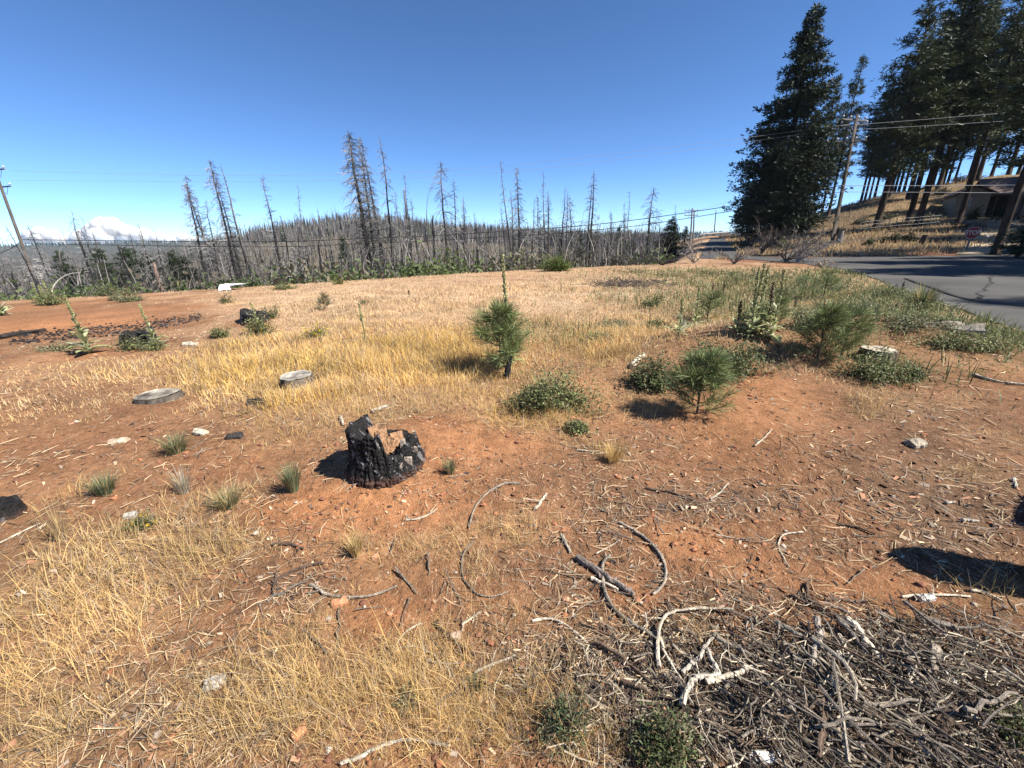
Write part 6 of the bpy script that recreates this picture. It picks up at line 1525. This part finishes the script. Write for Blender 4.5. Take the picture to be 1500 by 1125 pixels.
# ------------------------------------------------------------------ the dog at the right edge
def dog():
    s_dir = np.array([.945, -.327, 0]); sd = np.array([.327, .945, 0]); o = np.array([2.415, 1.53, 0.0]); z0 = ground(2.6, 1.5)
    J = {}
    def pt(a, b, h): return o + s_dir * a + sd * b + [0, 0, z0 + h]
    verts = [("pelvis", pt(.06, 0, .44), .105), ("spine", pt(.24, 0, .45), .10), ("chest", pt(.44, 0, .43), .125), ("shoulder", pt(.54, 0, .47), .10), ("neck", pt(.62, 0, .56), .075), ("head", pt(.70, 0, .63), .075), ("brow", pt(.77, 0, .62), .055), ("nose", pt(.86, 0, .585), .028), ("tail1", pt(-.03, 0, .46), .05), ("tail2", pt(-.055, .02, .38), .045), ("tail3", pt(-.06, .03, .28), .02)]
    edges = [(0, 1), (1, 2), (2, 3), (3, 4), (4, 5), (5, 6), (6, 7), (0, 8), (8, 9), (9, 10)]
    for sg in (-1, 1):
        n = len(verts); verts += [("hip", pt(.09, sg * .07, .38), .075), ("knee", pt(.16, sg * .085, .25), .045), ("hock", pt(.08, sg * .085, .13), .025), ("paw", pt(.11, sg * .085, .025), .025), ("toe", pt(.15, sg * .085, .018), .022)]
        edges += [(0, n), (n, n + 1), (n + 1, n + 2), (n + 2, n + 3), (n + 3, n + 4)]
        n = len(verts); verts += [("upper", pt(.48, sg * .075, .34), .06), ("elbow", pt(.45, sg * .08, .23), .04), ("wrist", pt(.47, sg * .08, .10), .026), ("fpaw", pt(.48, sg * .08, .025), .026), ("ftoe", pt(.52, sg * .08, .018), .022)]
        edges += [(2, n), (n, n + 1), (n + 1, n + 2), (n + 2, n + 3), (n + 3, n + 4)]
        n = len(verts); verts += [("ear", pt(.69, sg * .055, .695), .022), ("eartip", pt(.715, sg * .085, .675), .012)]; edges += [(5, n), (n, n + 1)]
    org = o + [0, 0, z0]
    me = bpy.data.meshes.new("dog"); me.from_pydata([tuple(v[1] - org) for v in verts], edges, []); me.update()
    ob = obj("dog", me, None, org)
    sk = ob.modifiers.new("skin", 'SKIN'); layer = me.skin_vertices[0].data if me.skin_vertices else None
    if layer is None:
        bpy.context.view_layer.objects.active = ob; layer = me.skin_vertices[0].data
    for i, v in enumerate(verts): layer[i].radius = (v[2], v[2]); layer[i].use_root = (i == 0)
    sk.use_smooth_shade = True; ob.modifiers.new("sub", 'SUBSURF').levels = 2; ob.modifiers["sub"].render_levels = 2
    m = mat("dog_coat", (.022, .022, .028), .8, .6, 40); me.materials.append(m)
    # coat of short hair lying along the body, dark with grey flecks
    g = np.random.default_rng(5); N = 26000; seg = [e for e in edges if verts[e[1]][0] not in ('paw', 'toe', 'fpaw', 'ftoe', 'nose')]
    P = np.array([v[1] for v in verts]) - org; R = np.array([v[2] for v in verts]); ln = np.array([np.linalg.norm(P[a] - P[b]) * (R[a] + R[b]) for a, b in seg]); si = g.choice(len(seg), N, p=ln / ln.sum()); A = np.array([s[0] for s in seg])[si]; B = np.array([s[1] for s in seg])[si]; u = g.random(N)[:, None]
    c = P[A] * (1 - u) + P[B] * u; ax = unit(P[B] - P[A]); rd = unit(np.cross(ax, g.normal(0, 1, (N, 3)))); r = (R[A] * (1 - u[:, 0]) + R[B] * u[:, 0])[:, None] * .95
    st_ = c + rd * r; d = unit(rd * .7 - s_dir * .6 + np.array([0, 0, -.5]) + g.normal(0, .2, (N, 3))); V, Q = leaf_strips(st_, d, g.uniform(.010, .022, N) * np.clip(r[:, 0] / .07, .5, 1.2), np.full(N, .0017), g, .1)
    spk = (fbm(st_[:, 0] * 30, st_[:, 2] * 30 + st_[:, 1] * 17, 3, 2) > .12)[:, None]; C = np.where(spk, np.array([.15, .15, .155]), np.array([.045, .044, .05])) * g.uniform(.6, 1.4, (N, 1))
    tag(obj("coat", MB().add(V, Q, None, np.repeat(C, 6, 0)).mesh("coat", [M_LITTER]), ob), kind="stuff")
    import bmesh
    for sg in (-1, 1):
        bm = bmesh.new(); bmesh.ops.create_uvsphere(bm, u_segments=8, v_segments=6, radius=.011); e_ = bpy.data.meshes.new("eye"); bm.to_mesh(e_); bm.free(); e_.materials.append(mat("eye_dark", (.012, .008, .006), .15, 0))
        obj("eye", e_, ob, pt(.765, sg * .043, .645) - org)
    tag(ob, "dark grey flecked dog standing just past the right edge, only its rump showing", "dog")
dog()

# ------------------------------------------------------------------ grass, straw, litter
def sample_polar(n, r0, r1, pw, a0=-1.10, a1=1.25):
    u = rng.random(n); e = 1 - pw
    r = (r0 ** e + u * (r1 ** e - r0 ** e)) ** (1 / e) if abs(e) > 1e-3 else r0 * (r1 / r0) ** u
    a = rng.uniform(a0, a1, n); return r * np.sin(a), r * np.cos(a), r
def blades(x, y, az, H, lean, W, C, K=3):
    n = len(x); s = np.linspace(0, 1, K); z = height(x, y) - .006
    off = lean[:, None] * H[:, None] * s ** 1.5
    P = np.stack([x[:, None] + np.cos(az)[:, None] * off, y[:, None] + np.sin(az)[:, None] * off, z[:, None] + H[:, None] * (s - .22 * np.minimum(lean, 1.2)[:, None] * s ** 2)], -1)
    pr = {3: [1, .8, .12], 4: [1, .9, .6, .1]}[K]
    # blades turn their flat sides every way
    sd = unit(np.stack([np.cos(az + 1.57 + rng.normal(0, .7, n)), np.sin(az + 1.57 + rng.normal(0, .7, n)), rng.normal(0, .25, n)], 1))
    V, Q = strips(P, W[:, None] * np.array(pr)[None], sd); return V, Q, np.repeat(C, 2 * K, 0)
def straw_col(x, y, n):
    gold = np.array([.74, .50, .17]); tan = np.array([.64, .455, .265]); grey = np.array([.46, .37, .26])
    r = np.hypot(x, y); u = np.clip(.28 + 1.0 * fbm(x * .9, y * .9, 55, 2) + .8 * np.minimum(1, cover(GOLD, x, y)) - .25 * sstep(8.5, 11, r), 0, 1)[:, None]
    tn = (1 - sstep(3.0, 6.5, r))[:, None] * .75; tan = tan * (1 - tn) + np.array([.60, .425, .19]) * tn; C = tan * (1 - u) + gold * u; m = (rng.random(n) < .22)[:, None]; C = np.where(m, grey, C); m = (rng.random(n) < .08)[:, None]; C = np.where(m, np.array([.34, .20, .10]), C)
    return C * rng.uniform(.7, 1.15, (n, 1)) * np.clip(1 + .9 * fbm(x * 2.2, y * 2.2, 93, 2), .6, 1.25)[:, None]
def grass():
    mb = MB()
    # near: tufts of straw stems
    n = 21000; x, y, r = sample_polar(n, .65, 7, 1.1); s = straw_cover(x, y); k = rng.random(n) < np.clip(s * 1.15 - .16, 0, 1) * .72; x = x[k]; y = y[k]; s = s[k]; r = r[k]
    m = 12; N = len(x) * m; ti = np.repeat(np.arange(len(x)), m); sp = .011 + .010 * r[ti]
    bx = x[ti] + rng.normal(0, 1, N) * sp; by = y[ti] + rng.normal(0, 1, N) * sp
    H = rng.uniform(.015, .10, N) * (.5 + .6 * s[ti]) * (1 + .09 * r[ti]) * np.repeat(rng.uniform(.5, 1.5, len(x)), m); az = rng.uniform(0, 6.28, N); lean = np.abs(rng.normal(.5, .6, N)); W = (.00042 + .00036 * r[ti]) * rng.uniform(.5, 1.3, N)
    V, Q, C = blades(bx, by, az, H, lean, W, straw_col(bx, by, N), 3); mb.add(V, Q, None, C)
    # taller single stalks
    n = 5000; x, y, r = sample_polar(n, .8, 9, 1.0); s = straw_cover(x, y); k = rng.random(n) < np.clip(s * .8 - .1, 0, 1); x = x[k]; y = y[k]; r = r[k]; n = len(x)
    V, Q, C = blades(x, y, rng.uniform(0, 6.28, n), rng.uniform(.08, .24, n), np.abs(rng.normal(.5, .5, n)), (.0006 + .0004 * r) * rng.uniform(.7, 1.1, n), straw_col(x, y, n), 4); mb.add(V, Q, None, C)
    tag(obj("near_straw", mb.mesh("near_straw", [M_GRASS])), kind="stuff", label="dry straw tufts on the red earth in the foreground", cat="grass")
    # field
    mb = MB(); n = 215000; x, y, r = sample_polar(n, 4.5, 27, .55, -1.0, .78); d = edge_d(x, y); s = straw_cover(x, y)
    k = (rng.random(n) < np.clip(s * 1.1 - .1, 0, 1)) & (d < 3.0) & ~in_poly(x, y, ROAD); x = x[k]; y = y[k]; r = r[k]; s = s[k]; n = len(x)
    gb = cover(GOLD, x, y); H = rng.uniform(.02, .09, n) * (.4 + .7 * s) * (1 + .9 * np.minimum(1, gb)) * np.clip(1 + 2.2 * fbm(x * 1.3, y * 1.3, 77, 2), .45, 1.8); V, Q, C = blades(x, y, rng.uniform(0, 6.28, n), H, np.abs(rng.normal(.45, .5, n)), (.0011 + .00048 * r) * rng.uniform(.6, 1.2, n), straw_col(x, y, n), 3); mb.add(V, Q, None, C)
    tag(obj("field_grass", mb.mesh("field_grass", [M_GRASS])), kind="stuff", label="golden dry grass spread over the field", cat="grass")
    # green weeds in the verge
    mb = MB(); n = 105000; x, y, r = sample_polar(n, 4.5, 26, .6, -.6, 1.0); s = 1.25 * cover(GREEN, x, y) * np.clip(.75 + 2 * fbm(x * 1.2, y * 1.2, 19, 2), .15, 1.5) + .10 * (fbm(x * 1.5, y * 1.5, 88, 2) > .17) * sstep(4, 7, r); k = (rng.random(n) < np.clip(s * .8, 0, 1)) & ~in_poly(x, y, ROAD); x = x[k]; y = y[k]; r = r[k]; n = len(x)
    c = np.stack([x, y, height(x, y) + rng.random(n) * .10], 1); dr = unit(rng.normal(0, 1, (n, 3)) + [0, 0, .8]); V, Q = leaf_strips(c, dr, rng.uniform(.03, .09, n) * (1 + .02 * r), (.003 + .0005 * r) * rng.uniform(.6, 1.3, n), np.random.default_rng(3), .2)
    C = np.where(rng.random((n, 1)) < .6, np.array([.14, .165, .065]), np.array([.25, .235, .11])) * rng.uniform(.6, 1.4, (n, 1)); mb.add(V, Q, None, np.repeat(C, 6, 0))
    n = 30000; x, y, r = sample_polar(n, 5, 24, .5, -.2, 1.0); s = cover(GREEN, x, y); k = (rng.random(n) < np.clip(s * .75, 0, 1) * np.clip(.5 + 3 * fbm(x * 1.6, y * 1.6, 29, 2), 0, 1.4)) & ~in_poly(x, y, ROAD); x = x[k]; y = y[k]; r = r[k]; n = len(x)
    V, Q, C = blades(x, y, rng.uniform(0, 6.28, n), rng.uniform(.10, .30, n), np.abs(rng.normal(.35, .35, n)), (.002 + .0007 * r), np.where(rng.random((n, 1)) < .65, np.array([.17, .20, .075]), np.array([.34, .31, .15])) * rng.uniform(.6, 1.3, (n, 1)), 3); mb.add(V, Q, None, C)
    tag(obj("green_weeds", mb.mesh("green_weeds", [M_LEAF])), kind="stuff", label="low green weeds spread through the verge beside the road", cat="weeds")
    # grass over the right hand slope and beyond the road
    mb = MB(); n = 34000; a = rng.uniform(.45, 1.1, n); r = rng.uniform(31, 105, n); x = r * np.sin(a); y = r * np.cos(a); k = (y > 29) & (fbm(x * .16, y * .35, 71, 3) > -.12) & ~in_poly(x, y, ROAD); x = x[k]; y = y[k]; n = len(x)
    V, Q, C = blades(x, y, rng.uniform(0, 6.28, n), rng.uniform(.15, .45, n), np.abs(rng.normal(.3, .3, n)), np.full(n, .03), straw_col(x, y, n) * .8, 3); mb.add(V, Q, None, C)
    tag(obj("slope_grass", mb.mesh("slope_grass", [M_GRASS])), kind="stuff", label="dry grass on the slope under the pines", cat="grass")
grass()

def litter():
    # lying straw, needles and shreds
    mb = MB(); n = 68000; x, y, r = sample_polar(n, .6, 13, 1.0); mu = np.minimum(1, cover(MULCH, x, y)); ba = np.minimum(1, cover(BARE, x, y)); dr_ = np.clip(.55 + 3.2 * fbm(x * 1.7, y * 1.7, 15, 3), .05, 1.9); k = rng.random(n) < (.40 * dr_ + .55 * mu - .22 * ba); x = x[k]; y = y[k]; r = r[k]; mu = mu[k]; n = len(x)
    L = rng.uniform(.02, .11, n) * (1 + .08 * r); az = rng.uniform(0, 6.28, n); s = np.linspace(-.5, .5, 3); bend = rng.normal(0, .22, n)
    px_ = x[:, None] + np.cos(az[:, None] + bend[:, None] * s) * s * L[:, None]; py_ = y[:, None] + np.sin(az[:, None] + bend[:, None] * s) * s * L[:, None]
    P = np.stack([px_, py_, height(px_, py_) + .004 + rng.random((n, 1)) * .012], -1); sd = unit(np.stack([-np.sin(az), np.cos(az), rng.normal(0, .5, n)], 1))
    V, Q = strips(P, ((.0006 + .00042 * r) * rng.uniform(.5, 1.5, n))[:, None] * np.array([[.7, 1, .5]]), sd)
    C = np.where(rng.random((n, 1)) < .55, np.array([.47, .35, .215]), np.array([.17, .11, .07])); C = np.where((rng.random(n) < .55 * mu)[:, None], np.array([.24, .20, .16]), C) * rng.uniform(.6, 1.3, (n, 1)); mb.add(V, Q, None, np.repeat(C, 6, 0))
    # chips and flakes
    n = 29000; x, y, r = sample_polar(n, .6, 11, 1.0); mu = np.minimum(1, cover(MULCH, x, y)); dr_ = np.clip(.5 + 3.2 * fbm(x * 1.7, y * 1.7, 15, 3), .05, 1.9); k = rng.random(n) < .32 * dr_ + .55 * mu; x = x[k]; y = y[k]; r = r[k]; mu = mu[k]; n = len(x)
    L = rng.uniform(.003, .0115, n) * (1 + .20 * r) * (1 + .5 * mu); W = L * rng.uniform(.2, .6, n); az = rng.uniform(0, 6.28, n); d = unit(np.stack([np.cos(az), np.sin(az), rng.normal(0, .3, n)], 1)); sd = unit(np.cross(d, np.stack([rng.normal(0, .4, n), rng.normal(0, .4, n), np.ones(n)], 1)))
    c = np.stack([x, y, height(x, y) + .006], 1); P = np.stack([c - d * L[:, None], c + d * L[:, None]], 1); V, Q = strips(P, np.stack([W, W * .7], 1), sd)
    tone = np.array([[.50, .37, .24], [.13, .085, .06], [.33, .17, .10], [.05, .04, .035], [.30, .24, .18], [.52, .44, .33]])[rng.choice(6, n, p=[.12, .32, .26, .15, .13, .02])]; mb.add(V, Q, None, np.repeat(tone * rng.uniform(.7, 1.3, (n, 1)), 4, 0))
    tag(obj("ground_litter", mb.mesh("ground_litter", [M_LITTER])), kind="stuff", label="bark flakes, needles and shreds littering the dirt", cat="litter")
    # clods and pebbles
    import bmesh
    bm = bmesh.new(); bmesh.ops.create_icosphere(bm, subdivisions=1, radius=1); iv = np.array([v.co[:] for v in bm.verts]); it = np.array([[v.index for v in f.verts] for f in bm.faces]); bm.free()
    n = 5200; x, y, r = sample_polar(n, .7, 8, 1.0); k = rng.random(n) < .35 + .6 * np.minimum(1, cover(BARE, x, y)); x = x[k]; y = y[k]; r = r[k]; n = len(x)
    sz = np.minimum(rng.gamma(1.6, .0032, n), .014) * (1 + .15 * r) + .002; V = iv[None] * rng.uniform(.6, 1.3, (n, len(iv), 1)) * sz[:, None, None] * np.array([1, 1, .7]) + np.stack([x, y, height(x, y) + sz * .2], 1)[:, None]
    T = (it[None] + (np.arange(n) * len(iv))[:, None, None]).reshape(-1, 3); tone = np.array([[.30, .13, .065], [.22, .10, .06], [.36, .19, .11], [.34, .28, .22]])[rng.choice(4, n, p=[.42, .33, .17, .08])]
    mb = MB().add(V.reshape(-1, 3), None, T, np.repeat(tone * rng.uniform(.7, 1.25, (n, 1)), len(iv), 0)); tag(obj("dirt_clods", mb.mesh("dirt_clods", [M_LITTER])), kind="stuff", label="crumbs and pebbles of red dirt", cat="clods")
    # fine twigs matted through the brush pile
    mb = MB(); n = 4800; px = rng.normal(1305, 125, n); py = rng.normal(1050, 65, n); e = rng.random(n) < .16; px[e] = rng.normal(960, 110, e.sum()); py[e] = rng.normal(1010, 60, e.sum())
    k = (py > 860) & (py < 1180) & (py > 895 + np.maximum(0, 1180 - px) * .42 - 90 * e) & (px < 1640); px = px[k]; py = py[k]; d = ray(px, py); t = EYE / -d[:, 2]; x = d[:, 0] * t; y = d[:, 1] * t; n = len(x)
    L = rng.uniform(.03, .17, n); az = np.where(rng.random(n) < .6, rng.normal(-.9, .6, n), rng.uniform(0, 6.28, n)); s = np.linspace(-.5, .5, 4); b = rng.normal(0, .7, n); X = x[:, None] + np.cos(az[:, None] + b[:, None] * s) * s * L[:, None]; Y = y[:, None] + np.sin(az[:, None] + b[:, None] * s) * s * L[:, None]
    Z = height(x, y)[:, None] + .006 + rng.random((n, 1)) * np.where(e[k], .015, .05)[:, None] + s[None] * rng.normal(0, .18, (n, 1)) * L[:, None]; Z = np.maximum(Z, height(X, Y) + .003)
    V, Q = tubes(np.stack([X, Y, Z], -1), rng.uniform(.001, .0036, (n, 1)) * np.array([[1, 1, .8, .5]]), 4); tone = np.array([[.27, .225, .165], [.14, .098, .066], [.46, .385, .28], [.055, .042, .034]])[rng.choice(4, n, p=[.28, .32, .17, .23])]; mb.add(V, Q, None, np.repeat(tone * rng.uniform(.7, 1.3, (n, 1)), 16, 0))
    tag(obj("twig_litter", mb.mesh("twig_litter", [M_LITTER])), kind="stuff", label="fine grey twigs matted through the brush pile", cat="twigs")
litter()

# ------------------------------------------------------------------ air
def haze():
    bpy.context.view_layer.update()
    zs = [(o.matrix_world @ Vector(c)).z for o in bpy.data.objects if o.type == 'MESH' and not o.name.startswith('cloud') for c in o.bound_box]
    lo, hi = min(zs) - 1.0, max(zs) + 1.5
    mb = MB(); box(mb, (0, 0, (lo + hi) / 2), (5900, 5900, hi - lo), 0)
    m = bpy.data.materials.new("air"); m.use_nodes = True; n = m.node_tree.nodes; n.clear()
    o = n.new("ShaderNodeOutputMaterial"); v = n.new("ShaderNodeVolumePrincipled"); v.inputs["Color"].default_value = (.62, .80, 1.0, 1); v.inputs["Density"].default_value = .00010
    m.node_tree.links.new(v.outputs[0], o.inputs["Volume"])
    tag(obj("haze", mb.mesh("haze", [m])), kind="stuff")
haze()
